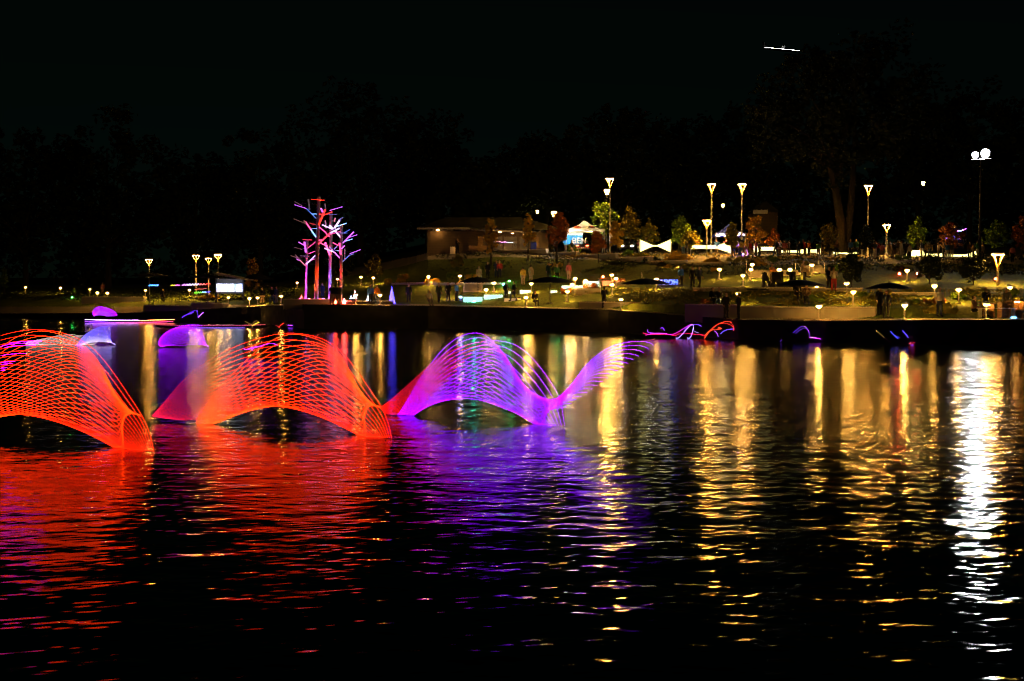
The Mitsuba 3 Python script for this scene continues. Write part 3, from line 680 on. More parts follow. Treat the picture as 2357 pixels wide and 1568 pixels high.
TQ = (.10, .34, .24)
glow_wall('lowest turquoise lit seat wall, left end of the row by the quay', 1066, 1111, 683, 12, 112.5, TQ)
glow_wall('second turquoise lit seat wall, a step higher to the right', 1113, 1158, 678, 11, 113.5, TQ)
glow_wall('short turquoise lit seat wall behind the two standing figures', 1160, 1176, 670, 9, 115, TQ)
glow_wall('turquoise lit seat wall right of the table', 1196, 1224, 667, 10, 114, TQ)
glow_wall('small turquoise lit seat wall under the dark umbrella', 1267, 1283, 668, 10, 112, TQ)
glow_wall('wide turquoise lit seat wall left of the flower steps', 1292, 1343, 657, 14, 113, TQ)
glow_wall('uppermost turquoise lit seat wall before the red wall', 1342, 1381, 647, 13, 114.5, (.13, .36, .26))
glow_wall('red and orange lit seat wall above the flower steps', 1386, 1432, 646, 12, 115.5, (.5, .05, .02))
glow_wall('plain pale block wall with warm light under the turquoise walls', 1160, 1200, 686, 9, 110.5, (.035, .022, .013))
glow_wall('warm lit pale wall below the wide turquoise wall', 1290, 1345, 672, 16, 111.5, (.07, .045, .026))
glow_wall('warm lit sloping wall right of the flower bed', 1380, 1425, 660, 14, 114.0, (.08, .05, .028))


def steps(label, px, py, wpx, n, d):
    q = P(px, py, d); w = wpx * d / FPX
    t = thing('steps', label, 'steps', 'garden steps')
    for k in range(n):
        put('step', cham(w, .42, .17, (q[0], d + .38 * k, q[2] + .15 * k + .085 - .02), .015), CONCRETE, t)
    for s in (-1, 1):
        x = q[0] + s * (w / 2 - .1)
        a, b = np.array([x, d, q[2] + .9]), np.array([x, d + .38 * n, q[2] + .15 * n + .9])
        put('handrail', cat([tube([a - [0, .3, 0], a, b, b + [0, .3, 0]], .03, 6), tube([a, a - [0, 0, .9]], .028, 6), tube([b, b - [0, 0, .85]], .028, 6)]), STEEL, t)


steps('lower flight of garden steps with handrails beside the flower bed', 1352, 683, 66, 5, 108)
steps('upper flight of garden steps right of the flower bed', 1446, 668, 76, 5, 113)
steps('steps with steel rails climbing left of the turquoise walls', 1088, 672, 44, 5, 116)
steps('steps on the middle terrace behind the big letters', 1785, 642, 120, 5, 104)
steps('steps with pale rails at the right of the terrace lawn', 1880, 630, 40, 5, 104.5)

# ------------------------------------------------------------------ park pavilion
t = thing('pavilion', 'long low wooden park pavilion with a dark hip roof and lamps under its eaves', 'building')
D0 = 150.0
def bx(px0, px1, py0, py1, d, dep): 
    a, b = P(px0, py0, d), P(px1, py1, d)
    return box(b[0] - a[0], dep, a[2] - b[2], ((a[0] + b[0]) / 2, d + dep / 2, (a[2] + b[2]) / 2))
put('wall', bx(983, 1092, 531, 600, D0, 6), SIDING, t)
put('wall', bx(1094, 1262, 533, 600, D0 + 1.5, 6), SIDING, t)
a, b = P(960, 526, D0 - 1.2), P(1082, 526, D0 - 1.2)
put('fascia', box(b[0] - a[0], .08, .22, ((a[0] + b[0]) / 2, D0 - 1.2, a[2])), CONCRETE, t)
a2, b2 = P(1084, 528, D0), P(1280, 537, D0 + 2)
put('fascia', tube([a2, b2], .11, 4), CONCRETE, t)
ra, rb, rc, rd = P(958, 525, D0 - 1.2), P(1290, 528, D0 - .8), P(1290, 525, D0 + 9), P(958, 522, D0 + 9)
k1, k2 = P(1030, 500, D0 + 4), P(1200, 500, D0 + 4)
v = np.array([ra, rb, rc, rd, k1, k2]); low = v[:4] - [0, 0, .12]
put('roof', trimesh.convex.convex_hull(np.vstack([v, low])), ROOF, t)
for px0, px1, m_ in ((1100, 1112, WOOD), (1134, 1156, STONE), (1160, 1190, STONE), (1196, 1218, STONE), (1224, 1240, WOOD)):
    k = put('door', bx(px0, px1, 545, 581, D0 + 1.38, .12), m_, t)
    q = P(px1 - 4, 565, D0 + 1.3); put('handle', box(.06, .1, .18, q), STEEL, k)
for px, py, s in ((1008, 529.5, .22), (1151, 534, .14), (1180, 537, .12), (1208, 539, .18)):
    q = P(px, py, D0 - .55)
    put('eave_light', lathe([(0, 0), (.17, 0), (.15, .07), (0, .07)], 12, q - [0, 0, .05]), BULB, t, tuple(LAMP * s * c for c in (1, .5, .14)), .7)
for px in (1093, 1130, 1244):
    q = P(px, 531, D0 - .7); z = gz(q[0], q[1])
    put('post', box(.22, .22, q[2] - z + .3, (q[0], q[1], (q[2] + z) / 2 - .15)), SIDING, t)
t = thing('litter_bin', 'litter bin with a pale lit side standing by the pavilion wall', 'bin')
q = at(1042, 585)
put('body', lathe([(0, 0), (.3, 0), (.33, .85), (0, .85)], 14, q), WHITE, t); put('lid', lathe([(0, .85), (.36, .85), (.3, .98), (0, 1.02)], 14, q), DARKMETAL, t)
t = thing('recycling_bin', 'blue recycling bin at the right end of the pavilion', 'bin')
q = at(1228, 583)
put('body', cham(.7, .7, 1.25, q + [0, 0, .63], .04), BLUEF, t); put('lid', cham(.76, .76, .09, q + [0, 0, 1.31], .02), DARKMETAL, t)
t = thing('bench', 'dark park bench on the walk in front of the pavilion', 'bench')
q = at(1100, 584)
put('seat', cham(2.2, .5, .08, q + [0, 0, .45], .02), WOOD, t); put('backrest', cham(2.2, .07, .45, q + [0, .28, .72], .02), WOOD, t)
for s in (-.9, .9): put('leg', box(.08, .5, .44, q + [s, 0, .21]), DARKMETAL, t)

# ------------------------------------------------------------------ tents
def tent(label, px0, px1, py_eave, py_top, d, roofm, valm, wdep=3.2):
    a, b, tp = P(px0, py_eave, d), P(px1, py_eave, d), P((px0 + px1) / 2, py_top, d)
    t = thing('canopy_tent', label, 'tent')
    cx, W = (a[0] + b[0]) / 2, b[0] - a[0]
    cs = np.array([[a[0], d, a[2]], [b[0], d, a[2]], [b[0], d + wdep, a[2]], [a[0], d + wdep, a[2]]])
    apex = np.array([cx, d + wdep / 2, tp[2]])
    n = 7
    vs, fs = [], []
    for k in range(4):
        c0, c1 = cs[k], cs[(k + 1) % 4]
        base = len(vs)
        for i in range(n):
            f = i / (n - 1)
            for j in range(n):
                g = j / (n - 1)
                q = (c0 * (1 - g) + c1 * g) * (1 - f) + apex * f
                q = q - [0, 0, .22 * math.sin(PI * f) * 1.0 + .05 * math.sin(PI * g) * (1 - f)]
                vs.append(q)
        for i in range(n - 1):
            for j in range(n - 1):
                o = base + i * n + j
                fs += [[o, o + 1, o + n + 1], [o, o + n + 1, o + n]]
    put('roof', trimesh.Trimesh(np.array(vs), np.array(fs), process=False), roofm, t, smooth=30)
    for k in range(4):
        c0, c1 = cs[k], cs[(k + 1) % 4]
        g = grid_mesh([[c0 * (1 - u) + c1 * u + [0, 0, -.02 - .28 * w] for u in np.linspace(0, 1, 9)] for w in (0, 1)])
        put('valance', g, valm, t)
        z = gz(c0[0], c0[1])
        put('leg', box(.09, .09, c0[2] - z + .1, (c0[0] * .99 + cx * .01, c0[1] + (.06 if k < 2 else -.06), (c0[2] + z) / 2)), STEEL, t)
    return t, cs, apex, W


scene['m_tent_cloth'] = {'type': 'principledthin', 'base_color': rgbt((.8, .76, .7)), 'roughness': .9, 'diff_trans': 1.0, 'spec_trans': 0.0}
tw, cs, apex, W = tent('white canopy tent with dark red emblems on its roof and a printed back wall', 1303, 1392, 527, 505, 141, 'm_tent_cloth', 'm_tent_cloth', 3.4)
for px, py, s in ((1330, 519, 1), (1362, 519, -1)):
    q = P(px, py, 140.9)
    def roof_pt(u, v):  # on the front roof plane
        z = cs[0][2] + (apex[2] - cs[0][2]) * v
        return np.array([u, cs[0][1] + (apex[1] - cs[0][1]) * v - .05, z - .22 * math.sin(PI * v) + .03])
    v0 = min(max((q[2] - cs[0][2]) / (apex[2] - cs[0][2]), .1), .8)
    ring = [roof_pt(q[0] + .42 * math.cos(a), min(max(v0 + .17 * math.sin(a), .03), .9)) for a in np.linspace(0, 2 * PI, 20, endpoint=False)]
    c0 = np.mean(ring, axis=0)
    f = [[i, (i + 1) % 20, 20] for i in range(20)]
    put('emblem', trimesh.Trimesh(np.vstack([ring, c0]), np.array(f), process=False), REDM if s > 0 else BLACK, tw)
    r2 = [roof_pt(q[0] + .10 + .24 * math.cos(a), min(max(v0 + .02 + .09 * math.sin(a), .03), .9)) - [0, .012, -.012] for a in np.linspace(0, 2 * PI, 16, endpoint=False)]
    put('emblem', trimesh.Trimesh(np.vstack([r2, np.mean(r2, axis=0)]), np.array([[i, (i + 1) % 16, 16] for i in range(16)]), process=False), BLACK if s > 0 else REDM, tw)
a, b = P(1298, 537, 143), P(1342, 562, 143)
put('back_wall', box(b[0] - a[0], .03, a[2] - b[2], ((a[0] + b[0]) / 2, 143.5, (a[2] + b[2]) / 2)), BANNER, tw)
put('back_wall_top', box(b[0] - a[0], .03, .62, ((a[0] + b[0]) / 2, 143.45, a[2] + .1)), WHITE, tw)
tm = meshkit.text_mesh('BEN', .62, .02, True); tm.apply_transform(trimesh.transformations.rotation_matrix(PI / 2, [1, 0, 0])); tm.apply_translation(P(1316, 560, 143.35))
put('lettering', tm, WHITE, tw)
q = P(1310, 532.5, 142.2); put('lamp', lathe([(0, -.05), (.16, -.05), (.16, .05), (0, .05)], 12, q), BULB, tw, (40, 46, 48), 1.)
q = P(1360, 533, 143.0); put('lamp', lathe([(0, -.05), (.12, -.05), (.12, .05), (0, .05)], 12, q), BULB, tw, (190, 140, 90), 1.2)
t = thing('folding_table', 'white folding table under the white canopy tent', 'table')
q = on(1352, 142.3)
put('tabletop', cham(2.4, .75, .06, q + [0, 0, .76], .02), WHITE, t)
for sx in (-1.05, 1.05):
    for sy in (-.3, .3): put('leg', box(.05, .05, .74, q + [sx, sy, .37]), STEEL, t)
t = thing('feather_flag', 'tall blue and white flag banner at the right of the white tent', 'flag')
q = on(1402, 141)
put('pole', tube([q, q + [0, 0, 3.2]], .03, 6), STEEL, t); put('banner', cham(.75, .04, 2.1, q + [.42, 0, 2.0], .01), BLUEF, t); put('panel', cham(.55, .05, .9, q + [.42, -.01, 2.0], .01), WHITE, t)
tb, cs, apex, W = tent('blue canopy tent hung with warm string lights', 1648, 1716, 537, 514, 141, BLUEF, BLUEF, 3.2)
for k in range(15):
    u = k / 14
    q = P(1650 + 62 * u, 541.5 - 3 * u + 3 * math.sin(k * 1.9), 140.9)
    put('string_light', trimesh.creation.icosphere(1, .065).apply_translation(q), BULB, tb, (22, 13, 5), .3)
q = P(1680, 533, 142.5); put('lamp', lathe([(0, -.05), (.12, -.05), (.12, .05), (0, .05)], 12, q), BULB, tb, (20, 22, 60), .6)

# dark shed with a pale board behind the blue tent
t = thing('shed', 'dark gabled shed with a pale sign board in the trees behind the blue tent', 'building')
a, b = P(1735, 489, 170), P(1790, 560, 170)
put('wall', box(b[0] - a[0], 4, a[2] - b[2] + 2, ((a[0] + b[0]) / 2, 172, (a[2] + b[2]) / 2 - 1)), SIDING, t)
v = np.array([[a[0] - .4, 169.7, a[2]], [b[0] + .4, 169.7, a[2]], [(a[0] + b[0]) / 2, 169.7, a[2] + 1.5]])
put('roof', trimesh.convex.convex_hull(np.vstack([v, v + [0, 4.6, 0]])), ROOF, t)
a, b = P(1734, 483, 169.3), P(1768, 492, 169.3)
put('sign_board', box(b[0] - a[0], .05, a[2] - b[2], ((a[0] + b[0]) / 2, 169.6, (a[2] + b[2]) / 2)), WHITE, t)
t = thing('booth', 'booth glowing deep blue behind the dull red tree', 'booth')
a, b = P(2176, 540, 150), P(2211, 552, 150); zg = gz(a[0], 151)
put('body', box(b[0] - a[0] + 1, 2, b[2] - zg, ((a[0] + b[0]) / 2, 151.2, (b[2] + zg) / 2)), NAVY, t)
put('roof', cham(b[0] - a[0] + 1.6, 2.6, .2, ((a[0] + b[0]) / 2, 151.2, a[2] + .65), .03), NAVY, t)
put('glow_face', box(b[0] - a[0], .04, a[2] - b[2], ((a[0] + b[0]) / 2, 150.1, (a[2] + b[2]) / 2)), BULB, t, (.008, .008, .22), .3)


def trail(label, pts, cols, d, amp, waves, r=.03):  # trails of waved light sticks built as glowing tubes
    t = thing('light_stick_trail', label, 'light rope', 'wavy coloured light trails')
    (x0, y0), (x1, y1) = pts
    n = len(cols)
    for i, c in enumerate(cols):
        u = np.linspace(i / n, (i + 1) / n, 26)
        w = np.array([P(x0 + (x1 - x0) * s, y0 + (y1 - y0) * s + amp * math.sin(s * waves * 2 * PI), d) for s in u])
        put('trail_tube', tube(w, r, 5), BULB, t, c, .1)
    # stakes added to carry the tubes
    for s in (0.02, .5, .98):
        q = P(x0 + (x1 - x0) * s, y0 + (y1 - y0) * s, d + .06); z = gz(q[0], q[1])
        if q[2] - z > .1: put('stake', tube([[q[0], q[1], z], q], .02, 5), DARKMETAL, t)


trail('cyan and magenta wavy light rope above the blue booth', [(2180, 545), (2225, 526)], [(.05, .1, 1.2), (.05, .5, 1.4), (.1, .7, 1.2), (.8, .1, 1.4)], 149.5, .8, 6, .035)
trail('magenta wavy light rope just below the cyan one at the blue booth', [(2190, 534), (2218, 530)], [(.9, .1, 1.1), (1.4, .9, 1.6)], 149.4, .8, 3, .035)
trail('pink and blue light rope along the pavilion wall', [(1137, 556), (1181, 559)], [(.12, .05, .07), (.5, .15, .7), (.15, .5, 1.)], 149.0, .7, 3)
trail('blue wavy light rope on the left bank', [(342, 657), (365, 657)], [(.05, .35, 1.2), (.08, .35, 1.1)], 150.0, 1.6, 5)
trail('yellow and magenta short light rope right of the blue one', [(393, 657), (414, 657)], [(.7, .5, .02), (.7, .05, .7)], 150.0, 1.2, 4)
trail('long white to red wavy light rope left of the light screen', [(419, 656), (484, 654)], [(.6, .2, 1.), (.75, .65, 1.2), (.7, .6, 1.2), (.8, .1, .1), (1., .03, .03)], 149.0, 1.8, 10)
trail('green to blue wavy light rope low before the light screen', [(447, 674), (484, 672)], [(.05, .9, .02), (.1, .8, .05), (.2, .5, .9), (.06, .06, 1.)], 148.0, 1.5, 7)
trail('straight dim red light rope between the two wavy ones', [(447, 666), (476, 665)], [(.4, .02, .02), (.3, .02, .03)], 148.5, .3, 2)

# light screen: a curtain of glowing strands under a pavilion roof
t = thing('light_screen', 'brilliant blue-white curtain of glowing strands under a flat roof on the left quay', 'light screen')
g = np.random.default_rng(11)
DS = 143.0
for k in range(46):
    px = 498 + 60 * (k + .5) / 46
    if abs(px - 541) < 1.6: continue
    for m_, (y0, y1) in enumerate(((653.5, 660), (660, 666), (666, 672))):
        c = np.array([(.55, .62, 1.), (.35, .6, 1.), (.8, .75, .95), (.5, .35, 1.), (.25, .55, 1.), (.7, .8, .8)])[g.integers(0, 6)] * g.uniform(.16, .62)
        ys = np.linspace(y0 + g.uniform(-1, 1) * (m_ == 0), y1, 7)
        w = np.array([P(px + .55 * math.sin(y * 1.3 + k), y, DS + .12 * math.sin(y + k)) for y in ys])
        put('strand', tube(w, .035, 4), BULB, t, tuple(c), .06)
a, b = P(494, 627, DS - 1), P(566, 641, DS - 1)
put('roof', trimesh.convex.convex_hull(np.array([[a[0], DS - 1, a[2]], [b[0], DS - 1, b[2]], [b[0], DS + 3, b[2]], [a[0], DS + 3, a[2]], [a[0], DS - 1, a[2] - .22], [b[0], DS - 1, b[2] - .22], [b[0], DS + 3, b[2] - .22], [a[0], DS + 3, a[2] - .22]])), CONCRETE, t)
for px in (497, 560):
    q = P(px, 640, DS + .5); z = gz(q[0], q[1]); put('post', box(.18, .18, q[2] - z, (q[0], q[1], (q[2] + z) / 2)), DARKMETAL, t)
put('back_wall', bx(498, 560, 642, 676, DS + 1.2, .2), STONE, t)

# ------------------------------------------------------------------ coloured pole trees
t_lab = {0: 'shortest coloured pole tree, leftmost of the four, with pink bar branches', 1: 'tallest coloured pole tree, red at its foot, with bar branches', 2: 'violet and blue lit pole tree second from the right', 3: 'red lit pole tree rightmost of the four'}
Q = lambda x, y: ((1150 + x / 3.409) / 1.7378, (770 + y / 3.409) / 1.7378)
POLES = [((245, 1435), (268, 640), 36), ((387, 1440), (425, 60), 54), ((573, 1440), (595, 280), 46), ((722, 1445), (740, 460), 42)]
DP = [112.0, 111.4, 112.6, 111.8]
V_, B_, R_, P_, W_, C_, D_ = (.36, .07, .62), (.012, .06, .26), (.95, .02, .004), (.85, .05, .22), (.62, .45, .95), (.14, .42, .8), (.055, .022, .018)
BR = [(1,320,93,510,108,R_,8),(1,95,168,258,220,V_,10),(1,258,220,390,355,B_,14),(1,455,215,480,270,V_,24),(1,515,232,425,445,R_,26),(1,490,310,612,265,R_,12),(1,568,248,752,195,V_,9),(1,85,360,245,425,D_,9),(1,225,380,250,430,D_,20),(1,245,400,318,505,P_,20),(1,318,505,388,608,C_,20),
      (1,330,293,400,295,C_,8),(1,430,296,480,298,R_,10),(1,330,490,400,490,C_,8),(1,300,420,380,440,(.25,.01,.01),12),(1,430,470,525,550,P_,16),(1,525,560,575,605,P_,14),(1,710,488,580,555,W_,18),(1,580,555,420,705,(.95,.03,.05),20),(1,585,572,725,530,P_,8),(1,425,655,470,645,P_,14),(1,95,125,200,180,D_,9),(1,283,90,300,240,(.02,.018,.018),18),(1,510,150,520,230,(.02,.018,.018),16),
      (2,470,440,610,500,W_,14),(2,570,450,625,500,W_,24),(2,710,380,640,488,W_,24),(2,670,465,805,420,C_,12),(2,640,515,725,612,W_,20),(2,760,340,700,372,B_,8),(2,550,303,675,305,B_,6),(2,512,680,578,858,P_,28),(2,450,690,520,725,P_,14),(2,500,760,650,820,W_,14),(2,570,740,640,815,B_,16),(2,640,815,715,897,V_,16),(2,635,775,675,738,B_,14),(2,515,380,525,490,(.03,.02,.05),16),(2,650,345,640,400,(.04,.04,.05),18),
      (3,755,690,905,537,V_,18),(3,820,620,950,578,V_,8),(3,775,670,885,635,C_,10),(3,770,550,852,507,B_,10),(3,700,553,815,555,B_,7),(3,618,683,690,725,P_,14),(3,708,688,728,852,P_,26),(3,735,770,780,725,V_,16),(3,752,945,840,860,B_,14),(3,845,838,998,780,V_,9),(3,840,860,905,838,B_,10),(3,655,795,705,797,C_,7),(3,780,770,782,900,(.02,.02,.035),14),
      (0,230,672,250,818,V_,26),(0,150,677,222,718,V_,14),(0,270,765,380,675,(.3,.02,.1),14),(0,98,750,198,778,D_,8),(0,285,838,375,803,P_,9),(0,40,860,150,900,D_,9),(0,120,910,180,935,V_,10),(0,105,850,170,925,D_,16),(0,170,925,240,998,(.3,.08,.12),16),(0,250,980,320,920,(.75,.28,.75),18),(0,320,920,378,858,(.4,.3,.9),16),(0,320,925,380,908,P_,8),(0,200,645,335,648,(.5,.01,.03),7),(0,170,865,300,868,(.03,.02,.06),7)]
UPC = [((.9, .03, .25), (.3, .08, .8)), ((1., .06, .004), (1., .04, .003)), ((.55, .06, .7), (.06, .15, 1.)), ((1., .03, .01), (1., .05, .04))]
for i, ((b_, tp_, w_), d) in enumerate(zip(POLES, DP)):
    t = thing('pole_tree', t_lab[i], 'light sculpture', None)
    b0, t0 = P(*Q(*b_), d), P(*Q(*tp_), d)
    r = w_ / 3.409 / 1.7378 * d / FPX / 2
    b0[2] = gz(b0[0], b0[1]) - .05
    put('pole', tube([b0, b0 * .5 + t0 * .5, t0], [r * 1.05, r, r * .9], 14), POLEM, t, smooth=40)
    for k, (own, x0, y0, x1, y1, col, wd) in enumerate(BR):
        if own != i: continue
        g = np.random.default_rng(k)
        off = float(g.uniform(-.9, .3))
        a, b = P(*Q(x0, y0), d + off - .3), P(*Q(x1, y1), d + off * .6 - .3)
        L = np.linalg.norm(b - a); wm = wd / 3.409 / 1.7378 * d / FPX
        m = cham(L, .05, wm, (0, 0, 0), .008)
        ax = (b - a) / L; up = np.cross(ax, [0, 1, 0]); up /= np.linalg.norm(up); up = -up if up[2] < 0 else up
        M = np.eye(4); M[:3, 0], M[:3, 1], M[:3, 2], M[:3, 3] = ax, np.cross(up, ax), up, (a + b) / 2
        br = put('branch', m.apply_transform(M), BULB, t, tuple(.62 * np.array(col)), .05)  # bars glow in place of the stage light falling on them
        put('bracket', tube([(a + b) / 2, [(b0[0] + (t0[0] - b0[0]) * .6), d, (a[2] + b[2]) / 2]], .012, 4), DARKMETAL, t)
    for s, c in zip((-1, 1), UPC[i]):
        q = b0 + [s * (r + .28), -.55, .12]
        sp = q + [0, 0, .47]
        scene[f'uplight_beam_{i}_{int(s > 0)}'] = {'type': 'spot', 'intensity': rgbt([K * 60 * x for x in c]), 'cutoff_angle': 16.0, 'beam_width': 9.0, 'sampling_weight': 1.0, 'to_world': T().look_at(origin=[float(x) for x in sp], target=[float(b0[0] + (t0[0] - b0[0]) * .35), float(d), float(b0[2] + 2.2)], up=[0, 1, 0])}
        up = thing('uplight', f'{"left" if s < 0 else "right"} coloured uplight cone at the foot of the {["shortest", "tallest", "violet", "rightmost red"][i]} pole tree', 'uplight', 'coloured uplight cones')
        put('housing', lathe([(0, -.12), (.16, -.12), (.16, 0), (0, 0)], 12, q), DARKMETAL, up)
        put('lens', lathe([(0, .0), (.15, .0), (.10, .22), (.04, .42), (0, .45)], 12, q), BULB, up, tuple(30.0 * np.array(c)), .8)
for px, py, hpx, col, lb in ((902, 700, 42, (.06, .05, 1.8), 'tall slim blue glowing cone on the quay right of the pole trees'), (817, 689, 22, (1.2, .55, .6), 'slim pale red glowing cone right of the pole trees'), (848, 700, 26, (.7, 1.2, 1.6), 'slim white glowing cone beside the figure in blue'), (808, 690, 10, (.5, .9, 2.), 'short pale blue glowing cone right of the pole trees'), (694, 688, 10, (1.6, .1, .05), 'short red glowing cone left of the pole trees'), (2356, 733, 38, (.8, .22, .02), 'orange glowing cone cut by the right edge on the promenade')):
    q = at(px, py); h = hpx * q[1] / FPX
    t = thing('glow_cone', lb, 'light cone', 'glowing cones')
    put('shade', lathe([(0, .06), (h * .12 + .12, .06), (h * .05 + .05, h * .6), (0, h)], 14, q), BULB, t, col, .3)
    put('base', lathe([(0, 0), (h * .13 + .13, 0), (h * .13 + .13, .06), (0, .06)], 14, q), DARKMETAL, t)

# ------------------------------------------------------------------ glowing hourglass sculptures on the upper plaza
def hourglass(label, px, py, wpx, hpx, waist=.12, L=1.3, left=1.0, right=1.0):
    d = 133.0 if px < 2000 else 129.0
    c = P(px, py, d); w, h = wpx * d / FPX, hpx * d / FPX
    t = thing('light_hourglass', label, 'light sculpture', 'glowing hourglass sculptures on the upper plaza')
    prof_ = [(0, -w / 2), (h / 2 * left, -w / 2)] + [(h / 2 * max(waist, abs(u) ** 1.15 * (left if u < 0 else right)), u * w / 2) for u in np.linspace(-.94, .94, 15)] + [(h / 2 * right, w / 2), (0, w / 2)]
    m = lathe(prof_, 20); m.apply_transform(trimesh.transformations.rotation_matrix(PI / 2, [0, 1, 0])); m.apply_scale([1, .6, 1]); m.apply_translation(c)
    if m.volume < 0: m.invert()
    put('shade', m, BULB, t, tuple(L * np.array((.62, .55, .17))), 1.2, smooth=40)
    for s, f in ((-1, left), (1, right)):
        q = c + [s * (w / 2 + .03), 0, 0]
        ring = trimesh.creation.torus(h / 2 * f, .05, 24, 6); ring.apply_transform(trimesh.transformations.rotation_matrix(PI / 2, [0, 1, 0])); ring.apply_scale([1, .6, 1]); ring.apply_translation(q)
        put('end_ring', ring, STEEL, t)
        z = gz(q[0], q[1]); put('foot', tube([[q[0], q[1], z], [q[0], q[1], q[2] - h / 2 * f]], .05, 6), STEEL, t)


hourglass('leftmost glowing hourglass, a complete bow tie right of the white tent', 1508, 566, 70, 29, .08)
hourglass('glowing hourglass behind the figure in orange, flaring to the right', 1636, 569, 90, 28, .3, 1.2, .35, 1.0)
hourglass('glowing hourglass in the crowd right of the blue tent', 1762, 573, 50, 22, .4, 1.2, 1., .5)
hourglass('glowing hourglass low in the crowd, left of the pyramidal tree', 1826, 579, 56, 14, .4, 1.0, .5, 1.)
hourglass('narrow glowing hourglass right of the pyramidal tree', 1871, 578, 34, 24, .3, .9, .6, 1.)
hourglass('flat glowing hourglass between the pyramidal tree and the tall lamp', 1945, 585, 56, 11, .6, 1.2)
hourglass('tallest glowing hourglass, upright block right of the short crowd lamp', 2105, 587, 34, 32, .7, 1.6)
hourglass('glowing hourglass right of the tall block, partly hidden by people', 2150, 588, 44, 14, .5, .9)
hourglass('glowing hourglass tapering to the left of the rightmost lamp', 2212, 589, 66, 22, .25, 1.2, .5, 1.)
hourglass('flat glowing hourglass at the right edge', 2340, 600, 46, 8, .7, 1.4)

# big standing letters, blue neon sign
t = thing('letter_sign', 'row of big dark letters lit from below on the middle terrace', 'sign')
for ch, px in zip('MELIU', [1749, 1771, 1790, 1807, 1818]):
    q = at(px, 669.5)
    m = meshkit.text_mesh(ch, 1.22, .22, True); m.apply_transform(trimesh.transformations.rotation_matrix(PI / 2, [1, 0, 0])); m.apply_translation(q + [0, 0, .12])
    put('letter', m, BLACK, t)
    put('footlight', lathe([(0, 0), (.09, 0), (.07, .1), (0, .12)], 10, q + [.25, .45, .03]), BULB, t, (60, 30, 7), .5)
put('plinth', cham(4.2, .5, .12, at(1786, 669.5) + [0, .1, .06], .02), DARKSTONE, t)
t = thing('neon_sign', 'blue neon lettering glowing low on a dark stand by the small lawn', 'sign')
q = at(1515, 662)
m = meshkit.text_mesh('AROH', .42, .03, True); m.apply_transform(trimesh.transformations.rotation_matrix(PI / 2, [1, 0, 0])); m.apply_translation(P(1517, 655, q[1]))
put('lettering', m, BULB, t, (.03, .14, 1.3), .5)
c = P(1537, 652, q[1]); put('stand', box(1.9, .12, c[2] - q[2] + .35, (c[0], q[1] + .1, (c[2] + q[2]) / 2 + .1)), BLACK, t)

# dark umbrellas
def umbrella(label, px, py, wpx, hpx, foot):
    g = at(px, foot); d = g[1]
    top = P(px, py, d); w = wpx * d / FPX / 2; h = hpx * d / FPX
    t = thing('umbrella', label, 'umbrella', 'dark open umbrellas')
    n, vs, fs = 8, [], []
    for j in range(6):
        f = j / 5
        for k in range(n * 3):
            a = k * 2 * PI / (n * 3)
            sc = 1 - .04 * (k % 3 != 0) * f
            vs.append([g[0] + w * f * math.cos(a) * sc, g[1] + w * f * math.sin(a) * sc, top[2] - h * f ** 1.5 - .02])
    N = n * 3
    for j in range(5):
        for k in range(N):
            a, b = j * N + k, j * N + (k + 1) % N
            fs += [[a, b, b + N], [a, b + N, a + N]]
    put('canopy', trimesh.Trimesh(np.array(vs), np.array(fs), process=False), NAVY, t)
    put('pole', tube([g, [g[0], g[1], top[2] + .1]], .035, 8), DARKMETAL, t)
    put('base', lathe([(0, 0), (.35, 0), (.33, .08), (.08, .12), (0, .12)], 14, g), DARKMETAL, t)
    for k in range(n):
        a = k * 2 * PI / n
        put('rib', tube([[g[0], g[1], top[2] - .08], [g[0] + w * .96 * math.cos(a), g[1] + w * .96 * math.sin(a), top[2] - h * .97]], .014, 4), DARKMETAL, t)


for u in (('dark umbrella over the seats at the left of the turquoise walls', 1100, 637, 92, 13, 690), ('dark umbrella in front of the turquoise seat walls', 1266, 636, 120, 14, 700), ('dark umbrella left of the blue neon sign', 1487, 640, 122, 14, 704),
          ('dark umbrella covering part of the big letters', 1838, 643, 124, 14, 732), ('dark umbrella at the right below the large bollard', 2045, 650, 110, 14, 734), ('dark umbrella on the left bank under the lone lamp', 345, 627, 100, 9, 706),
          ('dark umbrella beside the light screen, at its left', 478, 629, 90, 10, 697), ('dark umbrella right of the light screen', 592, 629, 80, 14, 690)):
    umbrella(*u)

# wooden display stands at the right corner
def stand_booth(label, px0, px1, py0, py1, d, lit):
    t = thing('display_stand', label, 'display stand')
    a, b = P(px0, py0, d), P(px1, py1, d)
    b[2] = gz((a[0] + b[0]) / 2, d)
    W, H = b[0] - a[0], a[2] - b[2]
    cx = (a[0] + b[0]) / 2
    for s in (-1, 1): put('side_panel', cham(.06, .7, H, (cx + s * (W / 2 - .03), d + .35, b[2] + H / 2), .01), WOOD, t)
    put('top', cham(W + .1, .8, .06, (cx, d + .35, b[2] + H + .032), .01), WOOD, t)
    put('shelf', cham(W - .13, .66, .04, (cx, d + .36, b[2] + H * .5), .01), WOOD, t)
    put('back_panel', box(W - .13, .03, H - .1, (cx, d + .69, b[2] + H / 2)), WOOD, t)
    if lit: put('lamp', box(W * .5, .05, .04, (cx, d + .3, b[2] + H - .06)), BULB, t, (18, 8, 1.5), .4)


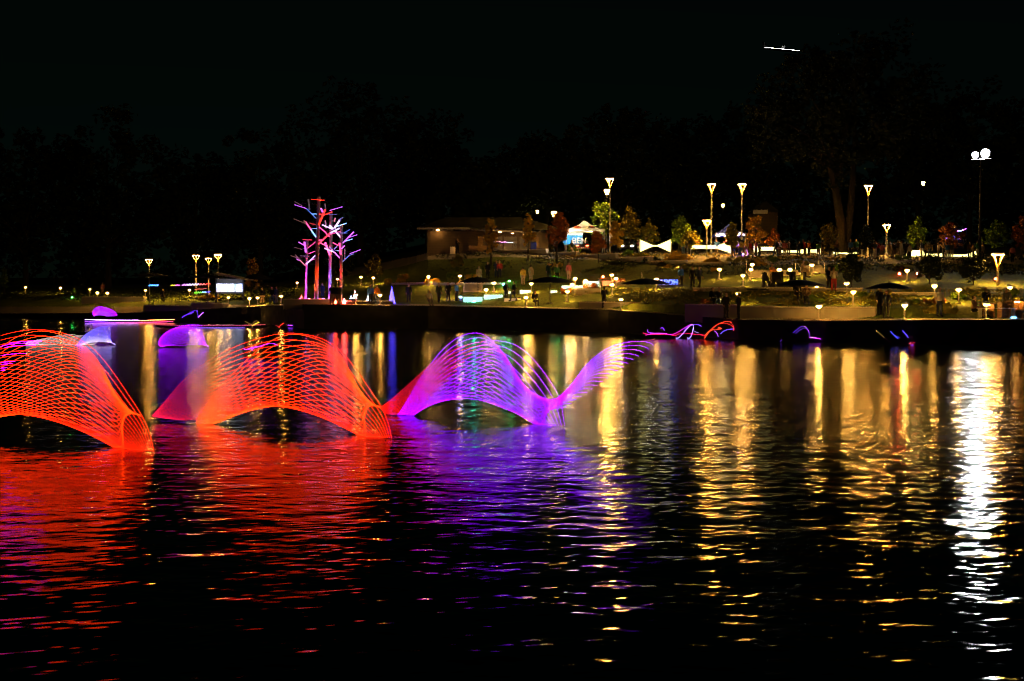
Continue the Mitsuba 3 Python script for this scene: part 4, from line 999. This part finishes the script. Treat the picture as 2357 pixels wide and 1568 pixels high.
stand_booth('open wooden display stand with a warm lit shelf at the right', 2264, 2290, 700, 733, 75.2, True)
stand_booth('dark fronted wooden display stand second from the right edge', 2306, 2330, 697, 735, 74.4, False)
stand_booth('orange lit wooden display stand at the right edge', 2333, 2358, 693, 735, 74.0, True)
t = thing('work_table', 'low pale table with a blue glowing item in front of the wooden stands', 'table')
q = at(2305, 734)
put('tabletop', cham(2.2, .6, .05, q + [-.3, 0, .62], .01), WHITE, t)
for sx in (-1.3, .7): put('leg', box(.06, .5, .6, q + [sx, 0, .3]), STEEL, t)
put('glowing_item', trimesh.creation.icosphere(2, .09).apply_scale([2.2, 1, .8]).apply_translation(q + [.55, -.45, .08]), BULB, t, (.1, .45, 1.6), .3)

# ------------------------------------------------------------------ people
def hullchain(spec, seg=10):
    parts = []
    for (p, r), (q, s) in spec:
        A = m3.Manifold.sphere(r, seg).translate(p); B = m3.Manifold.sphere(s, seg).translate(q)
        parts.append(m3.Manifold.batch_hull([A, B]))
    M = m3.Manifold.batch_boolean(parts, m3.OpType.Add)
    o = M.to_mesh()
    tm = trimesh.Trimesh(np.array(o.vert_properties[:, :3]), np.array(o.tri_verts))
    return tm


def figure(pose):
    sit = pose == 'sit'
    hz = .50 if sit else .92
    lean = .08 if sit else 0
    S, N, H = np.array([0, -lean * .2, hz + .52]), np.array([0, -.01, hz + .60]), np.array([0, -.02, hz + .73])
    pel = np.array([0, 0, hz])
    J = lambda *a: tuple(float(x) for x in a)
    legs, arms = [], []
    for s in (-1, 1):
        hip = J(s * .09, 0, hz - .02)
        if sit: knee, ank, toe = J(s * .11, -.42, hz + .02), J(s * .12, -.42, .09), J(s * .12, -.58, .04)
        elif pose == 'walk': knee, ank, toe = J(s * .10, -.10 + .16 * s - .04, .49), J(s * .10, .26 * s, .09), J(s * .10, .26 * s - .15, .04)
        else: knee, ank, toe = J(s * .11, -.02, .49), J(s * .12, .02, .09), J(s * .14, -.15, .04)
        legs.append((hip, knee, ank, toe))
        sh = J(s * .185, 0, hz + .50)
        if pose == 'phone' : el, wr, fi = J(s * .24, -.08, hz + .25), J(s * .10, -.30, hz + .42), J(s * .06, -.34, hz + .48)
        elif pose == 'sit': el, wr, fi = J(s * .25, -.06, hz + .24), J(s * .15, -.30, hz + .14), J(s * .12, -.38, hz + .12)
        elif pose == 'raise' and s > 0: el, wr, fi = J(.36, -.04, hz + .62), J(.32, -.06, hz + .86), J(.31, -.07, hz + .95)
        elif pose == 'walk': el, wr, fi = J(s * .25, .10 * s, hz + .22), J(s * .25, -.06 - .12 * s, hz + .02), J(s * .25, -.09 - .12 * s, hz - .07)
        else: el, wr, fi = J(s * .25, .03, hz + .22), J(s * .25, -.07, hz - .02), J(s * .24, -.10, hz - .11)
        arms.append((sh, el, wr, fi))
    body = [((J(*pel), .12), (J(*S), .13)), ((J(*S), .075), (J(*N), .055)), ((J(*N), .055), (J(*H), .088)), ((J(*(H + [0, -.02, -.05])), .07), (J(*(H + [0, 0, .04])), .095)), ((J(*(H + [0, -.10, -.01])), .012), (J(*(H + [0, -.075, .02])), .014))]
    top = [((J(*(pel + [0, 0, .06])), .145), (J(*(S - [0, 0, .06])), .155))]
    pants = [((J(*pel), .14), (J(*(pel + [0, 0, .08])), .135))]
    for (hip, knee, ank, toe), (sh, el, wr, fi) in zip(legs, arms):
        body += [((hip, .085), (knee, .055)), ((knee, .055), (ank, .04)), ((ank, .045), (toe, .035)), ((sh, .06), (el, .045)), ((el, .045), (wr, .03)), ((wr, .032), (fi, .026))]
        w, f = np.array(wr), np.array(fi)
        ax = f - w; ax = ax / np.linalg.norm(ax)
        side = np.cross(ax, [0, 0, 1.0]); side = side / (np.linalg.norm(side) + 1e-9)
        for k in range(4):
            a = f + side * (k - 1.5) * .017; body.append(((J(*a), .010), (J(*(a + ax * (.055 - .006 * abs(k - 1.4)) + [0, -.012, 0])), .008)))
        body.append(((J(*(w + ax * .03 + side * .03)), .011), (J(*(w + ax * .075 + side * .045)), .009)))
        top += [((sh, .075), (el, .058)), ((el, .058), (tuple(np.array(el) * .25 + np.array(wr) * .75), .045)), ((J(*S), .12), (sh, .08))]
        pants += [((hip, .105), (knee, .075)), ((knee, .075), (tuple(np.array(knee) * .1 + np.array(ank) * .9), .06))]
    hair = [((J(*(H + [0, .025, .05])), .098), (J(*(H + [0, .045, -.01])), .085))]
    shoes = [((l[2], .05), (l[3], .045)) for l in legs]
    fl = lambda m: (trimesh.smoothing.filter_taubin(m, iterations=3) if False else m)
    return {'body': (hullchain(body), None), 'top': (hullchain(top), 1), 'trousers': (hullchain(pants), 2), 'hair': (hullchain(hair), 3), 'shoes': (hullchain(shoes), 4)}


FIG = {p: {k: mikit.ply(m, SKIN, smooth=50) for k, (m, _) in figure(p).items()} for p in ('stand', 'walk', 'phone', 'sit', 'raise')}


def person(label, px, py, pose='stand', top='black', trousers='black', yaw=0.0, hair=None, d=None, scale=1.0, group=None, lift=0.0):
    g = at(px, py) if d is None else on(px, d)
    t = thing('person', label, 'person', group)
    M = T().translate([float(g[0]), float(g[1]), float(g[2]) + lift]).rotate([0, 0, 1], math.degrees(yaw)).scale(scale)
    for k, me in FIG[pose].items():
        m = {'body': SKIN, 'top': 'm_cloth_' + top, 'trousers': 'm_cloth_' + trousers, 'hair': hair or HAIRM, 'shoes': BLACK}[k]
        put(k, me, m, t, to=M)
    return g


PP = [('person in black standing in silhouette on the lakeside quay before the small lawn', 1391, 711, 'phone', 'black', 'black', PI), ('person sitting in silhouette on the quay wall by the table', 1231, 706, 'sit', 'black', 'black', .4),
      ('dark figure standing left of the table by the turquoise walls', 1165, 693, 'stand', 'black', 'black', .6), ('dark figure facing the other one by the table at the turquoise walls', 1183, 694, 'walk', 'black', 'navy', -1.2),
      ('woman in yellow top and tan trousers on the upper seats', 1204, 657, 'stand', 'yellow', 'tan', PI), ('child in tan hoodie beside the woman in yellow', 1222, 652, 'stand', 'tan', 'tan', 2.8), ('bare legged person in tan behind the left dark umbrella', 1103, 655, 'stand', 'tan', 'tan', .3),
      ('person in black turning on the lawn above the left umbrella', 1123, 643, 'stand', 'black', 'black', -.5), ('small child in navy on the lawn, left of a pair', 1143, 640, 'stand', 'navy', 'navy', .2), ('small child in red on the lawn, right of a pair', 1150, 640, 'stand', 'red', 'navy', -.2),
      ('person in black behind the wide turquoise wall with arms raised', 1264, 646, 'raise', 'black', 'black', 0.), ('person in pink and white at the top of the flower steps', 1309, 646, 'stand', 'pink', 'white', .3), ('person in green behind the turquoise wall', 1282, 650, 'stand', 'green', 'black', .2),
      ('seated person at left of the pair on the right promenade wall', 1640, 726, 'sit', 'black', 'black', .3), ('seated person at right of the pair on the right promenade wall', 1655, 726, 'sit', 'black', 'denim', -.3), ('tall dark figure standing on the promenade beside the seated pair', 1671, 736, 'stand', 'black', 'black', .5),
      ('dark figure under the promenade path light', 1700, 736, 'stand', 'black', 'black', -2.), ('person in a bright blue jacket by the neon sign', 1567, 660, 'stand', 'blue', 'black', .5), ('dark figure in black right of the blue jacket', 1594, 664, 'stand', 'black', 'black', 0.), ('dark figure beside the tall planter at the lawn end', 1609, 664, 'walk', 'navy', 'black', .4),
      ('person in grey shirt behind the person in red trousers', 1908, 671, 'stand', 'black', 'black', .3), ('person in white shirt and red trousers on the middle terrace', 1919, 672, 'phone', 'white', 'red', -.2), ('person in orange leaning on the big letters', 1777, 660, 'phone', 'orange', 'brown', .4), ('stooping person in tan behind the letters', 1848, 652, 'sit', 'tan', 'tan', .8),
      ('person in black sitting on the long right wall, at left', 1834, 716, 'sit', 'black', 'black', .2), ('person in brown sitting on the long right wall, at right', 1856, 718, 'sit', 'brown', 'black', -.2), ('person in black jacket and jeans standing at the wooden stands', 2268, 731, 'phone', 'black', 'denim', .3),
      ('person in grey jacket and tan trousers between the wooden stands', 2317, 731, 'stand', 'grey', 'tan', -.8), ('crouching person in brown at the quay end of the reeds', 2241, 733, 'sit', 'brown', 'black', .8), ('dark figure left of the right promenade light', 2024, 733, 'stand', 'black', 'black', .4), ('dark figure with bag right of the umbrella pole', 2040, 734, 'walk', 'navy', 'black', -.4), ('person in white top before the reeds', 2162, 733, 'stand', 'white', 'navy', .1),
      ('person in bright blue vest on the quay right of the pole trees', 853, 701, 'stand', 'blue', 'black', .4), ('person in an orange hooded coat on the quay right of the pole trees', 868, 702, 'stand', 'orange', 'navy', -.3), ('person in tan trousers at left of the three before the pole trees', 764, 702, 'stand', 'black', 'tan', .2), ('person at middle of the three before the pole trees', 773, 703, 'walk', 'navy', 'tan', 2.6), ('person at right of the three before the pole trees', 781, 702, 'stand', 'grey', 'tan', -.4),
      ('dark figure between the tallest and violet pole trees', 742, 692, 'stand', 'navy', 'navy', .5), ('person with lit tan trousers left of the pole trees', 604, 700, 'stand', 'black', 'tan', .3), ('person in denim left of the pole trees', 627, 700, 'walk', 'black', 'denim', -.5), ('person in navy close to the one in denim', 636, 700, 'stand', 'navy', 'grey', .9), ('tall dark figure standing by the left quay kerb', 375, 697, 'stand', 'black', 'black', .2), ('person in green crouching on the left bank', 171, 684, 'sit', 'green', 'black', .3), ('person in pink between the twin lamps on the left bank', 236, 679, 'stand', 'pink', 'tan', .1),
      ('person lit blue left of the turquoise walls', 1051, 694, 'stand', 'blue', 'navy', 1.), ('dark figure left of the person lit blue', 1032, 694, 'stand', 'black', 'black', -.4), ('dark figure standing on the quay right of the white path light', 1010, 697, 'walk', 'black', 'black', .3), ('person in white shirt crouching at the dark quay edge', 988, 706, 'sit', 'white', 'grey', .5), ('dark figure beside the white path light', 941, 697, 'stand', 'black', 'black', 0.),
      ('person in black by the pavilion with a phone light', 1053, 584, 'phone', 'black', 'black', .5), ('person in black trousers walking before the white tent', 1316, 590, 'walk', 'black', 'tan', 1.), ('person in brown at the back of the white tent', 1308, 582, 'stand', 'brown', 'black', 0.), ('person in tan hoodie right of the white tent', 1424, 578, 'stand', 'tan', 'denim', .4), ('person in orange shirt and black shorts before the second hourglass', 1192, 584, 'stand', 'orange', 'black', PI)]
PP[-1] = ('person in orange shirt and black shorts before the second hourglass', 1604, 588, 'raise', 'orange', 'black', PI)
for p in PP:
    person(*p, lift=(0.42 if p[3] == 'sit' and 1600 < p[1] < 1900 else 0))
tops = ['black', 'grey', 'white', 'red', 'navy', 'tan', 'green', 'brown', 'pink', 'orange', 'blue', 'yellow']
used, g = set(), np.random.default_rng(5)
spots = sorted([(1470, 584), (1478, 587), (1486, 586), (1573, 588), (1582, 586), (1590, 590), (1650, 588), (1672, 587), (1688, 590), (1700, 588), (1706, 592), (1718, 590), (1727, 594), (1740, 590), (1748, 593), (1786, 592), (1795, 588), (1806, 592), (1815, 590), (1838, 593), (1852, 592), (1862, 590), (1884, 594), (1893, 590), (1926, 592), (1958, 592), (1970, 590), (1984, 594), (2004, 592), (2014, 596), (2021, 592), (2030, 597), (2048, 594), (2058, 597), (2067, 594), (2074, 597), (2086, 596), (2094, 600), (2121, 592), (2130, 597), (2140, 594), (2160, 597), (2171, 594), (2180, 598), (2190, 596), (2232, 596), (2240, 599), (2250, 596), (2262, 600), (2330, 604)])
for px, py in spots:
    for _ in range(60):
        a, b = g.choice(tops), g.choice(['black', 'denim', 'navy', 'tan', 'grey', 'white', 'brown'])
        if (a, b) not in used: break
    used.add((a, b))
    where = 'left of the blue tent' if px < 1660 else 'before the blue tent' if px < 1760 else 'left of the pyramidal tree' if px < 1900 else 'by the tall right lamp' if px < 2060 else 'by the tall glowing block' if px < 2200 else 'near the right edge of the plaza'
    person(f'person in {a} top and {b} trousers in crowd {where}', px, py, str(g.choice(['stand', 'walk', 'phone', 'stand', 'raise' if g.random() < .3 else 'stand'])), a, b, float(g.uniform(-PI, PI)), None, None, float(g.uniform(.9, 1.05)), 'people in the crowd on the upper plaza')

TE, GR, RD_ = (.03, 1., .55), (.05, 1., .12), (1., .06, .02)
for lb, px, py, c, s in (('teal accent spotlight at the foot of the lowest turquoise wall', 1091, 699, TE, 11), ('green accent light on the slope left of the woman in yellow', 1172, 652, GR, 16), ('teal accent light at the right end of the second turquoise wall', 1160, 660, TE, 14),
                         ('green accent light behind the wide turquoise wall', 1283, 645, GR, 14), ('red accent light at the top of the flower steps', 1388, 642, RD_, 22), ('orange accent light at the end of the red wall', 1432, 650, (1., .35, .05), 18), ('red accent light below the great bollard at right', 2070, 636, RD_, 16),
                         ('second red accent light below the great bollard', 2112, 636, RD_, 16), ('small red accent light under the rightmost lamp', 2292, 648, RD_, 10), ('blue accent light beside the person lit blue', 1060, 690, (.03, .12, 1.), 24), ('blue accent light under the pole trees', 742, 694, (.03, .1, 1.), 22), ('green accent light on the left bank', 166, 688, GR, 10),
                         ('warm accent light under the ramp edge grasses', 1560, 620, WARM, 20), ('violet accent light in the crowd before the blue tent', 1712, 590, (.3, .1, 1.), 30), ('amber accent light at the plinth right of the letters', 1880, 668, WARM, 26)):
    q = at(px, py)
    t = thing('accent_light', lb, 'accent light', 'small coloured accent lights')
    put('housing', lathe([(0, 0), (.13, 0), (.13, .12), (0, .12)], 12, q), DARKMETAL, t)
    put('lens', lathe([(0, .12), (.12, .12), (.09, .24), (0, .28)], 12, q), BULB, t, tuple(s * 2.2 * np.array(c)), .8)

# ------------------------------------------------------------------ parked cars behind the tent
def car(label, px, d, yaw, tail, body):
    o = on(px, d)
    t = thing('parked_car', label, 'car', 'cars parked behind the tents')
    M = T().translate([float(v) for v in o]).rotate([0, 0, 1], math.degrees(yaw))
    prof_ = np.array([(-2.2, .35), (2.15, .35), (2.2, .75), (1.9, .92), (.95, 1.0), (.35, 1.45), (-1.1, 1.48), (-1.75, 1.05), (-2.2, .98)])
    m = trimesh.creation.extrude_polygon(__import__('shapely').Polygon(prof_), 1.7); m.apply_transform(trimesh.transformations.rotation_matrix(PI / 2, [1, 0, 0])); m.apply_translation([0, .85, 0])
    put('body', m, body, t, to=M)
    gl = trimesh.creation.extrude_polygon(__import__('shapely').Polygon([(.85, 1.02), (.33, 1.40), (-1.05, 1.42), (-1.6, 1.05)]), 1.72); gl.apply_transform(trimesh.transformations.rotation_matrix(PI / 2, [1, 0, 0])); gl.apply_translation([0, .86, 0])
    put('window', gl, BLACK, t, to=M)
    for x in (-1.35, 1.35):
        for s in (-.75, .75):
            w = lathe([(0, -.1), (.32, -.1), (.34, 0), (.32, .1), (0, .1)], 14); w.apply_transform(trimesh.transformations.rotation_matrix(PI / 2, [1, 0, 0])); w.apply_translation([x, s * 1.04, .33])
            put('wheel', w, BLACK, t, to=M)
    for s in (-.6, .6):
        put('tail_light', box(.06, .34, .14, (-2.22, s, .85)), BULB, t, (9, .25, .1) if tail == 'r' else (.02, .0, .0), .2, to=M)
        put('headlight', box(.06, .34, .14, (2.2, s, .7)), BULB, t, (16, 15, 13) if tail == 'h' else (.05, .05, .05), .2, to=M)


car('dark parked car with red tail lights seen under the white tent', 1338, 156, PI / 2, 'r', NAVY)
car('dark parked car with red tail lights right of the tent pole', 1374, 158, PI / 2, 'r', ROOF)
car('parked car with white headlights beyond the yellow tree', 1440, 156, -PI / 2, 'h', NAVY)
car('second car with white headlights, right of the first', 1482, 157, -PI / 2, 'h', ROOF)

# ------------------------------------------------------------------ airliner, its light trail built as a row of glowing windows
t = thing('airliner', 'distant high-winged airliner whose light trail is built as glowing windows high in the night sky', 'airplane')
DA = 1450.0
a, b = P(1760, 110.5, DA), P(1838, 118, DA)
L = np.linalg.norm(b - a); ax = (b - a) / L
M4 = np.eye(4); M4[:3, 0] = ax; M4[:3, 1] = [0, 1, 0]; M4[:3, 2] = np.cross(ax, [0, 1, 0]); M4[:3, 3] = (a + b) / 2
M4[:3, 1] = np.cross(M4[:3, 2], ax)
TA = T(M4.tolist())
fus = lathe([(0, -L / 2 - 3), (.5, -L / 2 - 2), (1.7, -L / 2 + 4), (2.0, -L / 2 + 8), (2.0, L / 2 - 4), (1.4, L / 2 - 1), (0, L / 2 + 1)], 16)
fus.apply_transform(trimesh.transformations.rotation_matrix(PI / 2, [0, 1, 0]))
put('fuselage', fus, DARKMETAL, t, to=TA, smooth=40)
for s in (-1, 1):
    v = np.array([[3, s * 1.0, 1.75], [-2, s * 1.0, 1.75], [-1.5, s * 16, 2.3], [.8, s * 16, 2.3]])
    put('wing', trimesh.convex.convex_hull(np.vstack([v, v + [0, 0, .35]])), DARKMETAL, t, to=TA)
v = np.array([[-L / 2 + 4, -.15, 1.6], [-L / 2 - 2, -.15, 1.6], [-L / 2 - 4, -.15, 7], [-L / 2 - 1.5, -.15, 7]])
put('tail_fin', trimesh.convex.convex_hull(np.vstack([v, v + [0, .3, 0]])), DARKMETAL, t, to=TA)
for k in range(24):
    x = -L / 2 + .5 + (L - 1) * k / 23
    c = (3.2, 3.0, .5) if k in (6, 7, 21) else (3.0, 3.0, 2.8)
    put('window', box(L / 24 * .96, .3, .3, (x, -2.02, .3)), BULB, t, c, .05, to=TA)  # glowing row stands in for the light trail of the aircraft
